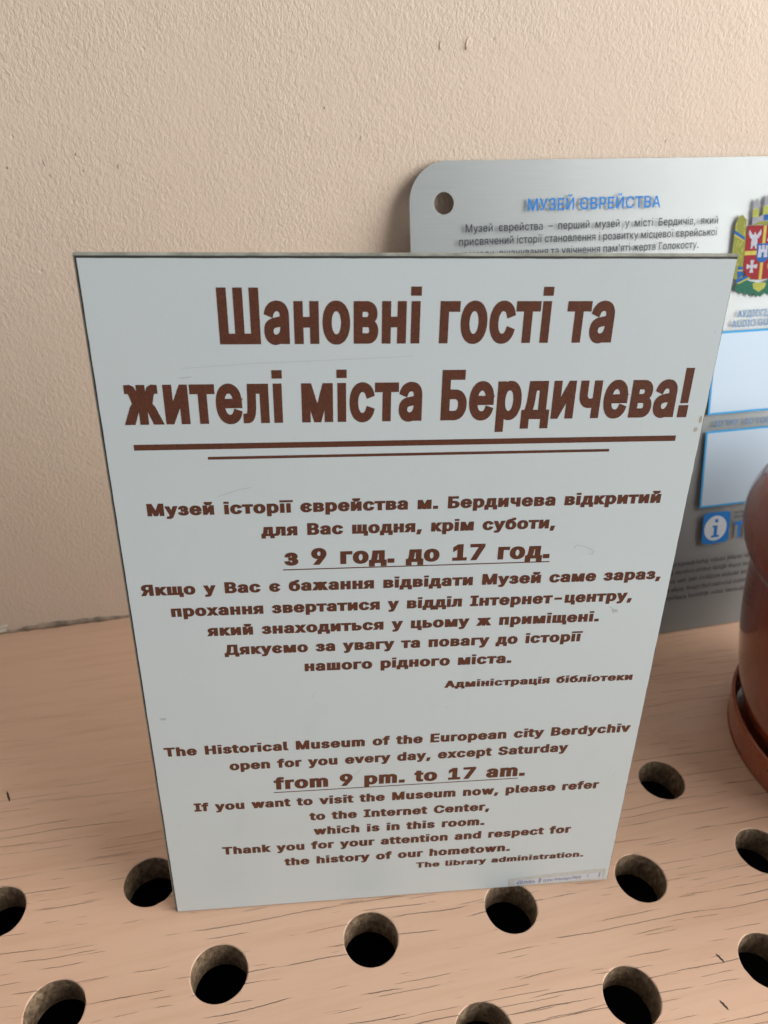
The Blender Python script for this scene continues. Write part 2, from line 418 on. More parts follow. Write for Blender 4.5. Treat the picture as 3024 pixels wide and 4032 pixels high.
# ------------------------------------------------------------------ lettering: outlines in 1/1000 em, "advance|x y x y ...|..."
FONT_DATA = """
!196|67 160 63 509 132 509 128 160|52 86 143 86 143 -4 52 -4
'206|78 318 70 509 136 509 128 318
,188|38 -119 68 71 137 71 84 -119
-453|337 244 337 188 114 188 114 244
.188|50 87 141 87 141 -4 50 -4
/249|235 533 71 -76 14 -76 178 533
1453|76 0 76 55 391 55 391 0|276 509 276 0 212 0 212 448 209 448 86 358 86 427 198 509
3453|218 -7 195 -6 173 -3 152 2 133 10 114 19 98 30 83 43 70 57 60 74 52 91 46 111 44 132 109 132 112 115 118 100 126 87 137 76 150 66 165 59 182 54 200 51 219 50 239 51 258 55 275 61 291 69 304 80 315 93 323 108 328 125 329 145 328 163 323 180 316 196 306 211 292 223 275 234 260 240 242 244 223 247 201 248 157 248 157 299 288 448 288 452 70 452 70 509 372 509 372 461 211 278 211 289 239 290 264 288 287 284 308 276 327 265 344 253 359 239 371 222 381 205 387 186 392 166 393 145 392 123 387 103 380 84 370 66 358 50 344 36 327 23 309 12 288 4 266 -2 243 -6
7453|97 0 323 448 323 452 62 452 62 509 391 509 391 449 165 0
9453|226 516 249 514 271 510 291 503 310 494 328 482 343 468 356 452 368 434 377 414 384 393 388 371 389 347 388 328 385 309 380 290 373 270 363 248 350 224 334 197 315 168 200 0 130 0 301 248 307 248 302 238 295 229 287 221 278 214 268 207 257 202 245 198 232 195 218 195 195 196 175 199 155 206 137 214 121 225 106 237 94 252 83 269 74 287 68 307 65 329 64 352 65 375 69 397 75 417 85 436 96 454 110 469 125 483 143 494 162 504 182 510 203 514|226 460 207 459 190 454 174 446 160 435 148 423 138 407 131 390 127 372 125 352 127 331 131 313 138 295 148 280 160 268 174 257 190 250 207 245 226 243 245 245 263 249 279 257 293 267 305 280 314 295 322 312 326 330 327 350 326 371 322 390 314 407 305 422 293 435 279 446 263 454 245 459
A480|16 0 201 509 276 509 463 0 395 0 287 302 264 372 232 478 245 478 213 371 191 302 85 0|110 142 110 199 370 199 370 142
B456|60 0 60 509 241 509 266 508 289 504 310 499 329 491 345 481 359 469 371 456 381 442 388 426 394 410 397 392 398 374 397 353 393 336 387 320 378 307 368 295 356 286 343 278 329 272 315 267 315 262 331 260 347 254 363 245 378 234 391 220 402 203 409 189 414 173 417 155 418 136 417 117 413 100 408 83 400 67 390 52 377 39 362 28 344 18 324 10 301 4 275 1 247 0|125 57 245 57 272 58 296 63 315 70 330 80 341 92 349 105 354 120 355 137 354 153 350 169 342 184 333 197 320 209 306 218 289 225 269 229 248 231 125 231|125 285 238 285 256 287 273 290 288 296 302 304 314 314 323 326 330 340 335 355 336 372 334 388 330 403 323 417 313 429 299 439 283 446 263 450 240 452 125 452
C510|267 -7 235 -5 205 1 177 11 150 25 126 42 104 63 86 88 70 115 57 146 48 179 42 215 40 254 42 293 48 329 57 362 70 393 86 421 104 445 126 466 150 484 177 498 205 508 235 514 267 516 286 515 305 513 323 509 340 504 357 498 373 490 388 481 402 471 415 460 427 447 438 433 448 418 456 402 463 385 469 367 473 348 408 348 404 365 397 380 389 395 380 407 369 418 357 428 344 437 330 444 315 449 300 453 284 455 267 456 245 454 223 450 203 443 184 432 166 419 150 403 137 385 125 364 116 340 109 314 105 285 103 254 105 223 109 194 116 168 125 145 137 123 151 105 166 89 184 76 203 66 223 59 245 54 267 53 284 54 300 56 315 60 330 65 344 72 357 81 369 90 380 102 389 114 397 128 404 144 408 160 473 160 469 142 463 124 457 107 448 91 438 76 428 62 416 49 402 38 388 28 373 19 357 11 341 5 323 0 305 -4 286 -6
D502|219 0 96 0 96 57 215 57 244 58 272 63 296 70 318 81 337 94 354 110 368 128 379 149 388 172 394 198 398 226 399 255 398 285 394 312 388 337 379 361 368 381 354 399 338 415 320 428 299 438 275 446 249 450 221 452 93 452 93 509 225 509 261 507 294 501 325 492 353 478 377 461 399 441 418 418 433 391 446 361 455 329 460 293 462 255 460 217 455 181 446 149 433 119 417 92 398 68 376 48 351 31 322 17 291 8 256 2|125 509 125 0 60 0 60 509
E419|60 0 60 509 372 509 372 452 125 452 125 286 355 286 355 229 125 229 125 57 375 57 375 0
G520|269 -7 236 -5 205 1 176 11 149 25 125 43 104 64 85 88 69 116 57 146 47 179 42 215 40 254 42 293 47 329 57 362 69 393 85 421 103 445 125 466 149 484 175 498 203 508 233 514 265 516 285 515 304 513 322 509 340 504 358 497 374 489 389 480 403 469 416 458 429 445 439 431 449 416 458 401 465 384 470 367 474 349 408 349 402 365 395 379 387 393 378 406 368 417 356 427 344 436 330 443 315 448 300 453 283 455 265 456 243 454 222 450 202 443 183 432 166 419 150 404 137 385 125 364 116 340 109 314 105 285 103 254 105 223 109 194 116 168 125 145 137 124 151 105 166 90 184 76 203 66 224 59 246 54 269 53 290 54 309 57 328 63 345 71 360 81 374 93 386 107 396 123 404 141 410 160 414 180 415 202 434 199 283 199 283 256 478 256 478 200 476 170 471 141 463 115 451 91 436 69 419 50 399 33 377 19 352 8 326 0 298 -5
H517|60 0 60 509 125 509 125 289 392 289 392 509 457 509 457 0 392 0 392 232 125 232 125 0
I301|31 0 31 57 118 57 118 452 31 452 31 509 269 509 269 452 183 452 183 57 269 57 269 0
M628|60 0 60 509 152 509 277 187 287 159 299 123 311 84 322 49 307 49 318 83 330 121 342 158 352 187 476 509 568 509 568 0 504 0 504 291 504 327 505 369 506 413 507 457 513 457 498 409 482 363 467 322 456 291 342 0 286 0 170 291 159 321 145 361 129 408 112 457 119 457 120 416 121 372 122 328 122 291 122 0
O533|267 -7 235 -5 205 1 177 11 150 25 126 42 105 63 86 88 70 115 57 146 48 179 42 215 40 254 42 293 48 329 57 362 70 393 86 421 105 445 126 466 150 484 177 498 205 508 235 514 267 516 299 514 329 508 357 498 384 484 408 466 429 445 448 421 464 393 477 362 486 329 491 293 493 254 491 215 486 179 477 146 464 115 448 88 429 63 408 42 384 25 357 11 329 1 299 -5|267 53 289 54 310 59 330 66 349 76 367 89 383 105 396 123 408 144 418 168 425 194 429 223 430 254 429 286 425 314 418 341 408 365 396 386 383 404 367 420 349 433 330 443 310 450 289 454 267 456 245 454 223 450 203 443 184 433 167 420 151 404 137 385 125 364 116 340 109 314 105 285 103 254 105 223 109 194 116 168 125 144 137 123 151 105 167 89 184 76 203 66 223 59 245 54
R449|60 0 60 509 236 509 264 507 290 504 313 497 333 489 351 478 367 465 380 450 390 433 399 415 405 395 408 374 409 352 408 330 405 309 399 290 390 271 380 255 367 240 351 228 333 217 312 209 289 203 264 199 236 198 96 198 96 255 234 255 252 256 269 258 284 262 298 267 313 276 325 287 334 300 340 316 344 333 345 352 344 371 340 389 334 405 325 419 313 430 298 440 284 445 269 449 252 451 233 452 125 452 125 0|353 0 230 229 303 229 428 0
S447|224 -9 197 -8 172 -4 149 1 128 9 108 19 91 31 76 45 64 60 54 77 46 96 41 115 38 137 104 137 108 118 114 102 123 88 136 76 150 66 166 59 185 53 204 50 224 49 241 50 257 52 272 55 286 60 303 69 317 79 329 92 338 106 344 122 346 139 344 154 340 168 332 179 322 189 310 197 296 205 245 222 184 239 154 249 128 260 105 274 86 289 71 307 60 326 54 348 52 372 53 393 58 413 65 431 75 448 87 463 102 476 119 488 138 498 158 506 180 511 203 514 227 516 252 514 275 511 296 505 316 498 334 488 351 476 365 463 377 449 387 433 394 415 399 397 401 378 337 378 334 396 326 412 316 426 302 437 286 447 267 453 247 457 225 459 204 457 185 454 167 448 152 440 139 430 129 418 121 405 117 391 115 376 117 359 122 345 131 334 142 324 155 315 169 308 212 293 264 279 312 264 328 256 344 248 359 238 372 226 384 213 395 198 401 185 405 171 407 155 408 139 407 118 403 99 396 81 386 64 374 48 360 34 343 21 323 11 302 2 278 -4 252 -8
T449|32 452 32 509 417 509 417 452 257 452 257 0 193 0 193 452
U517|259 -8 230 -7 203 -2 177 5 154 15 133 28 114 43 98 60 85 80 74 101 66 124 62 148 60 173 60 509 124 509 124 178 125 160 128 144 133 128 141 113 150 99 160 87 173 77 187 68 203 61 220 56 239 53 259 52 279 53 298 56 315 61 331 68 345 77 357 87 368 99 377 113 384 128 389 144 392 160 393 178 393 509 457 509 457 173 456 148 451 124 443 101 433 80 419 60 403 43 384 28 363 15 340 5 315 -2 288 -7
a389|160 -9 142 -8 126 -5 110 -1 94 5 80 12 68 22 57 32 48 45 40 58 35 73 31 90 30 108 32 128 36 146 43 161 53 174 64 184 78 193 92 200 108 206 125 211 178 220 234 227 247 229 257 231 265 235 271 240 274 246 276 255 276 257 275 272 272 285 267 297 260 307 251 315 240 322 227 327 212 330 196 331 178 330 163 327 149 322 137 316 127 309 118 301 110 292 104 283 100 274 41 291 48 308 57 322 67 335 79 346 91 355 104 364 118 370 133 375 148 379 163 382 179 384 194 384 239 379 255 375 271 369 286 360 300 350 312 336 322 320 329 306 333 290 336 272 337 251 337 0 277 0 277 52 272 52 252 25 242 16 229 8 215 1 199 -4 181 -7|170 45 192 47 211 51 228 59 242 68 254 80 263 93 270 108 274 122 276 138 276 190 259 182 231 176 200 171 175 168 134 159 122 153 112 147 103 139 97 130 93 118 92 105 93 93 96 82 102 72 109 64 119 57 130 52 142 48 156 46
b424|229 -8 208 -7 189 -3 172 4 159 12 147 21 138 31 118 59 112 59 112 0 53 0 53 509 114 509 114 319 118 319 137 346 147 355 158 364 171 373 188 379 207 383 229 384 252 383 274 378 294 371 313 361 330 347 345 332 359 313 370 293 379 270 385 245 389 218 390 189 389 160 385 133 379 108 370 84 359 64 346 45 330 29 313 16 294 5 274 -2 252 -7|220 47 237 48 253 51 267 57 279 66 291 76 301 88 309 101 316 117 321 133 325 151 327 170 328 189 327 209 325 227 321 245 316 261 309 276 301 290 291 301 280 311 267 319 253 325 237 329 220 330 203 329 188 325 174 320 161 312 150 302 140 291 132 278 125 263 120 247 116 229 113 210 113 189 113 169 116 150 120 132 125 115 132 100 140 86 150 75 162 65 174 57 188 51 204 48
c396|207 -8 182 -7 159 -2 137 6 117 16 98 30 82 46 68 64 56 85 46 108 40 133 36 159 34 187 36 216 40 243 46 268 56 291 68 312 82 330 98 346 117 360 137 371 159 378 182 383 207 384 226 384 243 381 260 377 276 371 291 364 305 356 318 346 330 335 340 322 349 308 356 293 362 277 303 262 290 289 270 311 242 325 207 330 189 329 173 325 158 319 145 310 134 300 124 287 115 274 108 258 103 242 99 224 97 206 96 187 97 169 99 151 103 134 108 117 115 102 124 89 134 76 145 66 158 57 173 51 189 48 207 46 243 52 271 66 292 89 304 117 363 102 357 86 350 70 341 56 331 43 319 32 306 21 292 12 277 5 261 -1 244 -5 226 -7
d424|195 -8 172 -7 151 -2 130 5 111 16 94 29 79 45 66 64 55 84 46 108 39 133 35 160 34 189 35 218 39 245 46 270 55 293 66 313 79 332 95 347 112 361 131 371 151 378 173 383 196 384 218 383 237 379 253 373 267 364 278 355 287 346 306 319 311 319 311 509 372 509 372 0 313 0 313 59 307 59 287 31 277 21 266 12 252 4 236 -3 217 -7|205 47 221 48 236 51 250 57 263 65 274 75 284 86 293 100 299 115 305 132 309 150 311 169 312 189 311 210 309 229 305 247 300 263 293 278 284 291 275 302 263 312 251 320 237 325 221 329 205 330 187 329 172 325 157 319 145 311 133 301 124 290 115 276 108 261 103 245 99 227 97 209 96 189 97 170 99 151 103 133 109 117 115 101 124 88 134 76 145 66 158 57 172 51 188 48
e404|212 -8 185 -7 161 -2 138 6 117 16 98 30 82 46 68 64 56 85 46 108 40 132 35 159 34 187 35 215 39 242 46 267 55 290 67 311 81 329 97 346 115 359 135 370 157 378 180 383 205 384 221 384 236 382 251 379 266 374 280 368 294 361 307 351 319 341 331 329 341 315 350 299 357 282 363 263 368 242 370 219 371 194 371 169 75 169 75 221 338 221 310 202 309 220 307 237 303 254 298 269 288 286 277 301 263 314 246 323 227 328 205 330 189 329 173 326 159 321 146 313 131 301 119 286 109 270 102 251 97 231 96 211 96 178 97 157 100 139 104 122 110 106 118 92 128 80 139 70 151 61 165 55 179 50 195 47 212 46 227 47 241 49 254 53 265 58 276 65 285 73 294 82 300 93 306 105 365 91 358 72 348 55 335 39 324 29 311 19 298 11 283 4 266 -1 249 -5 231 -7
f254|228 379 228 327 6 327 6 379|81 0 81 432 82 452 87 470 96 486 107 499 120 510 135 519 152 525 169 529 187 530 222 527 243 521 227 468 215 472 195 474 178 472 164 468 154 460 147 449 143 435 142 419 142 0
h410|114 227 114 0 53 0 53 509 114 509 114 287 102 287 112 312 124 332 137 349 152 362 169 372 187 379 207 383 227 384 246 383 264 380 280 376 295 369 309 360 321 349 332 336 341 321 348 304 353 285 356 264 357 240 357 0 296 0 296 235 295 256 290 275 283 291 273 304 260 315 246 323 229 328 210 329 192 328 176 324 161 317 147 308 136 297 126 283 119 266 115 248
i167|53 0 53 379 114 379 114 0|41 522 126 522 126 484 41 484
k381|110 137 110 212 121 212 284 379 360 379 184 199 177 199|53 0 53 509 114 509 114 0|294 0 148 186 191 229 372 0
l189|139 -2 119 -1 101 3 86 10 74 20 65 33 58 47 54 65 53 84 53 509 114 509 114 99 114 83 117 71 120 62 126 57 135 53 146 52 160 53 170 54 181 3 162 -1
m610|53 0 53 379 112 379 112 295 108 295 114 314 122 331 132 346 144 358 158 368 172 376 187 382 203 385 219 386 239 385 257 380 273 372 287 361 299 347 309 331 316 314 321 295 312 295 318 312 326 329 337 343 350 356 364 366 381 375 398 381 417 385 437 386 453 385 468 383 483 378 497 372 510 364 522 354 532 342 541 328 548 313 553 296 556 276 557 255 557 0 496 0 496 254 494 273 490 289 483 302 473 313 456 323 438 329 419 330 402 329 387 326 374 320 363 312 353 302 345 290 340 277 336 263 335 247 335 0 274 0 274 260 272 280 265 297 253 311 238 322 220 328 199 330 185 329 171 326 158 320 145 312 135 302 126 289 119 274 115 257 114 238 114 0
n410|114 227 114 0 53 0 53 379 112 379 112 287 102 287 112 312 124 332 137 349 152 362 169 372 187 379 207 383 227 384 246 383 264 380 280 376 295 369 309 360 321 349 332 336 341 321 348 304 353 285 356 264 357 240 357 0 296 0 296 235 295 256 290 275 283 291 273 304 260 315 246 323 229 328 210 329 192 328 176 324 161 317 147 308 136 297 126 283 119 266 115 248
o415|207 -8 182 -7 159 -2 137 6 117 16 98 30 82 46 68 64 56 85 46 108 40 133 36 159 34 187 36 216 40 243 46 268 56 291 68 312 82 330 98 346 117 360 137 371 159 378 182 383 207 384 233 383 256 378 278 371 299 360 317 346 333 330 347 312 359 291 369 268 376 243 380 216 381 187 380 159 376 133 369 108 359 85 347 64 333 46 317 30 299 16 278 6 256 -2 233 -7|207 46 226 48 242 51 257 57 270 66 282 76 292 89 300 102 307 117 312 134 316 151 318 169 319 187 318 206 316 224 312 242 307 258 300 274 292 287 282 300 270 310 257 319 242 325 226 329 207 330 189 329 173 325 158 319 145 310 134 300 124 287 115 274 108 258 103 242 99 224 97 206 96 187 97 169 99 151 103 134 108 117 115 102 124 89 134 76 145 66 158 57 173 51 189 48
p424|53 -143 53 379 112 379 112 319 118 319 137 346 147 355 158 364 171 373 188 379 207 383 229 384 252 383 274 378 294 371 313 361 330 347 345 332 359 313 370 293 379 270 385 245 389 218 390 189 389 160 385 133 379 108 370 84 359 64 346 45 330 29 313 16 294 5 274 -2 252 -7 229 -8 208 -7 189 -3 173 4 159 12 147 21 138 31 118 59 114 59 114 -143|220 47 237 48 253 51 267 57 279 66 291 76 301 88 309 101 316 117 321 133 325 151 327 170 328 189 327 209 325 227 321 245 316 261 309 276 301 290 291 301 280 311 267 319 253 325 237 329 220 330 203 329 188 325 174 320 161 312 150 302 140 291 132 278 125 263 120 247 116 229 113 210 113 189 113 169 116 150 120 132 125 115 132 100 140 86 150 75 162 65 174 57 188 51 204 48
r259|53 0 53 379 112 379 112 321 115 321 124 339 137 354 152 367 166 375 181 380 196 384 213 385 229 384 243 384 243 322 230 324 207 326 190 324 174 321 159 315 146 306 135 296 126 284 119 269 115 254 114 237 114 0
s365|182 -8 163 -7 145 -5 128 -2 112 3 98 10 84 18 72 27 62 38 53 50 45 63 40 78 36 94 94 107 101 87 111 72 124 60 141 52 160 47 181 45 200 46 217 50 232 55 244 62 258 74 265 88 268 103 266 115 262 126 254 136 243 144 229 150 212 155 149 170 125 177 104 186 87 196 72 208 61 222 53 237 48 255 47 274 48 290 51 305 57 319 65 332 75 343 87 354 100 363 115 370 131 377 149 381 167 384 187 384 206 384 223 381 239 378 254 372 271 363 286 352 299 339 309 324 318 308 324 290 268 277 262 291 254 304 243 316 228 325 210 331 187 333 166 331 147 326 131 317 119 305 111 292 109 277 110 264 115 253 124 243 136 235 152 229 172 223 229 209 254 202 275 194 292 183 306 171 317 158 325 142 330 125 331 107 330 90 326 75 321 61 312 47 302 35 290 24 276 15 260 6 242 0 223 -5 203 -7
t227|204 379 204 327 6 327 6 379|65 471 126 471 126 98 127 83 130 70 136 61 144 55 156 51 170 50 185 51 202 54 213 2 192 -3 168 -4 145 -3 125 2 107 10 92 21 80 35 72 52 67 71 65 93
u410|182 -5 164 -4 146 -1 130 4 115 11 101 20 89 31 78 44 69 59 62 76 57 95 54 116 53 139 53 379 114 379 114 144 115 123 119 105 127 89 137 75 150 64 164 56 181 52 200 50 218 51 234 55 249 62 263 71 274 83 283 97 290 113 295 132 296 153 296 379 357 379 357 0 298 0 298 92 307 92 297 67 286 47 272 30 257 17 240 7 222 0 203 -4
v389|163 0 17 379 84 379 165 155 187 87 206 21 184 21 203 87 224 155 305 379 371 379 226 0
w567|138 0 23 379 87 379 133 214 154 137 175 41 165 41 186 135 206 214 252 379 316 379 362 214 382 136 402 41 391 41 413 135 434 214 480 379 545 379 429 0 368 0 319 172 305 225 291 280 277 338 291 338 277 280 263 225 248 172 199 0
x379|21 0 171 218 171 171 29 379 100 379 147 306 179 253 207 206 175 206 202 253 233 306 282 379 352 379 209 169 209 214 358 0 287 0 231 85 200 136 173 182 205 182 178 136 148 85 91 0
y389|47 -139 61 -86 71 -87 83 -89 94 -90 104 -89 113 -86 122 -81 130 -74 138 -64 145 -51 151 -36 163 -1 17 379 84 379 165 155 187 87 206 21 184 21 202 87 224 155 305 379 371 379 204 -58 196 -77 187 -93 177 -107 165 -119 153 -128 139 -136 125 -141 109 -144 91 -145 65 -143
Є510|267 -7 235 -5 205 1 177 11 150 25 126 42 104 63 86 88 70 115 57 146 48 179 42 215 40 254 42 293 48 329 57 362 70 393 86 421 104 445 126 466 150 484 177 498 205 508 235 514 267 516 286 515 305 513 323 509 340 504 357 498 373 490 388 481 402 471 415 460 427 447 438 433 448 418 456 402 463 385 469 367 473 348 408 348 404 365 397 380 389 395 380 407 369 418 357 428 344 437 330 444 315 449 300 453 284 455 267 456 244 454 223 450 203 443 184 432 166 419 150 404 137 385 125 364 116 340 109 314 105 285 103 254 105 223 109 194 116 168 125 145 137 123 150 105 166 89 184 76 203 66 223 59 244 54 267 53 284 54 300 56 315 60 330 65 344 72 357 80 369 90 380 102 389 114 397 128 404 144 408 160 473 160 469 142 463 124 457 107 448 91 438 76 428 62 416 49 402 38 388 28 373 19 357 11 341 5 323 0 305 -4 286 -6|81 231 81 288 316 288 316 231
І301|31 0 31 57 118 57 118 452 31 452 31 509 269 509 269 452 183 452 183 57 269 57 269 0
А480|16 0 201 509 276 509 463 0 395 0 287 302 264 372 232 478 245 478 213 371 191 302 85 0|110 142 110 199 370 199 370 142
Б449|60 0 60 509 364 509 364 452 125 452 125 295 242 295 267 294 290 291 312 285 332 278 349 268 365 256 379 243 390 228 399 211 406 192 409 172 411 151 409 128 406 108 399 88 390 71 379 55 365 41 350 29 332 18 312 10 290 5 267 1 242 0|125 56 240 56 265 58 286 63 304 70 320 81 332 95 340 111 345 130 347 151 345 171 340 188 332 203 320 216 304 226 286 233 265 238 240 239 125 239
В456|60 0 60 509 241 509 266 508 289 504 310 499 329 491 345 481 359 469 371 456 381 442 388 426 394 410 397 392 398 374 397 353 393 336 387 320 378 307 368 295 356 286 343 278 329 272 315 267 315 262 331 260 347 254 363 245 378 234 391 220 402 203 409 189 414 173 417 155 418 136 417 117 413 100 408 83 400 67 390 52 377 39 362 28 344 18 324 10 301 4 275 1 247 0|125 57 245 57 272 58 296 63 315 70 330 80 341 92 349 105 354 120 355 137 354 153 350 169 342 184 333 197 320 209 306 218 289 225 269 229 248 231 125 231|125 285 238 285 256 287 273 290 288 296 302 304 314 314 323 326 330 340 335 355 336 372 334 388 330 403 323 417 313 429 299 439 283 446 263 450 240 452 125 452
Г401|370 509 370 452 125 452 125 0 60 0 60 509
Д569|32 -109 32 57 73 57 97 86 117 132 133 199 145 294 162 509 480 509 480 57 537 57 537 -109 475 -109 475 0 94 0 94 -109|147 57 416 57 416 452 221 452 208 294 196 194 192 171 187 150 182 130 176 111 170 95 163 80 156 67
Е419|60 0 60 509 372 509 372 452 125 452 125 286 355 286 355 229 125 229 125 57 375 57 375 0
З431|216 -7 192 -6 169 -2 147 3 127 11 109 20 92 31 78 44 66 59 56 75 48 93 44 112 42 132 107 132 109 116 115 101 123 88 134 76 146 67 161 60 178 54 196 51 215 50 236 51 255 55 272 61 288 69 301 80 312 92 320 107 325 122 326 139 325 157 320 173 312 188 301 201 288 212 272 221 258 226 242 230 225 232 207 233 166 233 166 289 207 289 226 290 244 294 260 299 274 307 286 317 296 329 303 343 307 358 309 375 307 391 304 406 297 420 289 431 278 441 265 449 251 455 234 458 216 460 199 458 183 455 167 450 153 442 140 433 130 422 122 409 117 395 115 378 53 378 54 398 59 417 66 434 76 450 88 465 102 478 118 489 135 498 154 506 174 511 195 514 217 516 240 514 262 511 281 505 300 497 316 486 330 475 343 461 353 446 361 430 367 414 371 396 372 378 370 358 366 339 359 322 349 306 336 292 322 280 305 271 287 264 287 260 307 256 326 248 342 238 356 226 368 212 378 196 384 178 389 159 390 139 388 119 384 99 377 81 367 64 355 48 341 35 324 22 306 12 285 4 264 -2 241 -6
Й523|463 0 398 0 398 291 399 328 402 384 404 454 416 452 376 381 346 331 321 290 137 0 60 0 60 509 125 509 125 195 124 157 123 108 118 54 110 55 136 107 161 151 180 183 388 509 463 509|262 562 244 564 228 568 212 575 199 585 187 596 177 610 169 625 165 641 164 659 208 659 210 644 215 631 223 621 235 612 247 607 262 606 277 607 290 612 301 621 309 631 314 644 316 659 361 659 360 641 355 625 348 610 338 597 326 585 313 575 297 568 280 564
М628|60 0 60 509 152 509 277 187 287 159 299 123 311 84 322 49 307 49 318 83 330 121 342 158 352 187 476 509 568 509 568 0 504 0 504 291 504 327 505 369 506 413 507 457 513 457 498 409 482 363 467 322 456 291 342 0 286 0 170 291 159 321 145 361 129 408 112 457 119 457 120 416 121 372 122 328 122 291 122 0
О533|267 -7 235 -5 205 1 177 11 150 25 126 42 105 63 86 88 70 115 57 146 48 179 42 215 40 254 42 293 48 329 57 362 70 393 86 421 105 445 126 466 150 484 177 498 205 508 235 514 267 516 299 514 329 508 357 498 384 484 408 466 429 445 448 421 464 393 477 362 486 329 491 293 493 254 491 215 486 179 477 146 464 115 448 88 429 63 408 42 384 25 357 11 329 1 299 -5|267 53 289 54 310 59 330 66 349 76 367 89 383 105 396 123 408 144 418 168 425 194 429 223 430 254 429 286 425 314 418 341 408 365 396 386 383 404 367 420 349 433 330 443 310 450 289 454 267 456 245 454 223 450 203 443 184 433 167 420 151 404 137 385 125 364 116 340 109 314 105 285 103 254 105 223 109 194 116 168 125 144 137 123 151 105 167 89 184 76 203 66 223 59 245 54
Р445|60 0 60 509 235 509 263 507 289 503 312 497 332 487 350 476 366 462 379 447 390 430 398 411 404 391 407 370 409 348 407 325 404 304 398 284 390 265 379 248 366 233 350 219 332 207 312 198 289 191 263 187 235 186 109 186 109 242 233 242 252 243 269 246 284 250 297 256 312 266 324 279 333 294 339 310 343 328 344 348 343 367 339 385 333 402 324 416 312 428 297 439 284 444 268 449 251 451 232 452 125 452 125 0
С510|267 -7 235 -5 205 1 177 11 150 25 126 42 104 63 86 88 70 115 57 146 48 179 42 215 40 254 42 293 48 329 57 362 70 393 86 421 104 445 126 466 150 484 177 498 205 508 235 514 267 516 286 515 305 513 323 509 340 504 357 498 373 490 388 481 402 471 415 460 427 447 438 433 448 418 456 402 463 385 469 367 473 348 408 348 404 365 397 380 389 395 380 407 369 418 357 428 344 437 330 444 315 449 300 453 284 455 267 456 245 454 223 450 203 443 184 432 166 419 150 403 137 385 125 364 116 340 109 314 105 285 103 254 105 223 109 194 116 168 125 145 137 123 151 105 166 89 184 76 203 66 223 59 245 54 267 53 284 54 300 56 315 60 330 65 344 72 357 81 369 90 380 102 389 114 397 128 404 144 408 160 473 160 469 142 463 124 457 107 448 91 438 76 428 62 416 49 402 38 388 28 373 19 357 11 341 5 323 0 305 -4 286 -6
Т449|32 452 32 509 417 509 417 452 257 452 257 0 193 0 193 452
У437|87 0 87 57 122 57 138 58 151 61 163 65 172 72 180 81 185 92 195 116 16 509 87 509 154 357 185 282 209 215 232 149 214 149 248 245 290 357 351 509 420 509 244 84 220 40 210 29 198 19 184 11 171 6 156 3 140 1 121 0
Ц502|442 0 60 0 60 509 125 509 125 57 378 57 378 509 442 509|430 -109 430 0 405 0 405 56 492 56 491 -109
Ш667|60 509 125 509 125 57 301 57 301 509 365 509 365 57 542 57 542 509 606 509 606 0 60 0
Я449|389 0 324 0 324 452 216 452 197 451 180 449 165 445 152 440 137 430 125 419 115 405 109 389 105 371 104 352 105 333 109 316 115 300 125 287 137 276 152 267 165 262 180 258 197 256 216 255 353 255 353 198 213 198 185 199 160 203 137 209 116 217 98 228 83 240 69 255 59 271 50 290 44 309 41 330 40 352 41 374 44 395 50 415 59 433 69 450 82 465 98 478 116 489 136 497 159 504 185 507 213 509 389 509|96 0 22 0 146 229 219 229
а389|160 -9 142 -8 126 -5 110 -1 94 5 80 12 68 22 57 32 48 45 40 58 35 73 31 90 30 108 32 128 36 146 43 161 53 174 64 184 78 193 92 200 108 206 125 211 178 220 234 227 247 229 257 231 265 235 271 240 274 246 276 255 276 257 275 272 272 285 267 297 260 307 251 315 240 322 227 327 212 330 196 331 178 330 163 327 149 322 137 316 127 309 118 301 110 292 104 283 100 274 41 291 48 308 57 322 67 335 79 346 91 355 104 364 118 370 133 375 148 379 163 382 179 384 194 384 239 379 255 375 271 369 286 360 300 350 312 336 322 320 329 306 333 290 336 272 337 251 337 0 277 0 277 52 272 52 252 25 242 16 229 8 215 1 199 -4 181 -7|170 45 192 47 211 51 228 59 242 68 254 80 263 93 270 108 274 122 276 138 276 190 259 182 231 176 200 171 175 168 134 159 122 153 112 147 103 139 97 130 93 118 92 105 93 93 96 82 102 72 109 64 119 57 130 52 142 48 156 46
б411|208 -8 184 -7 161 -2 139 5 119 15 101 28 84 44 70 62 57 82 47 105 40 129 36 156 34 185 34 198 35 227 36 253 38 278 41 301 45 322 50 342 56 359 62 376 70 390 79 403 90 415 101 426 114 435 127 443 143 450 159 455 177 460 196 463 216 466 238 468 273 475 281 478 286 483 290 488 294 509 349 509 347 491 344 475 338 461 330 449 318 439 304 431 290 426 275 422 258 419 238 417 214 415 192 411 172 406 155 401 140 393 127 383 116 371 107 356 99 339 93 318 88 294 85 266 86 266 94 283 105 299 118 314 129 324 141 334 153 342 167 350 182 356 197 360 213 362 229 363 249 362 269 357 287 350 304 339 320 326 334 311 347 294 357 274 366 253 372 230 376 207 377 181 376 155 372 130 365 107 355 84 343 64 329 46 313 30 295 17 275 6 254 -2 231 -7|208 46 225 47 240 50 253 55 266 62 281 74 293 89 303 108 309 123 313 140 315 158 316 178 315 198 313 216 309 233 304 249 294 267 282 282 268 294 251 303 232 308 211 310 194 309 179 305 164 300 151 293 138 283 128 272 118 260 110 245 104 230 99 213 97 195 96 175 96 157 99 140 103 124 109 109 117 95 126 82 136 72 148 62 161 55 176 50 191 47
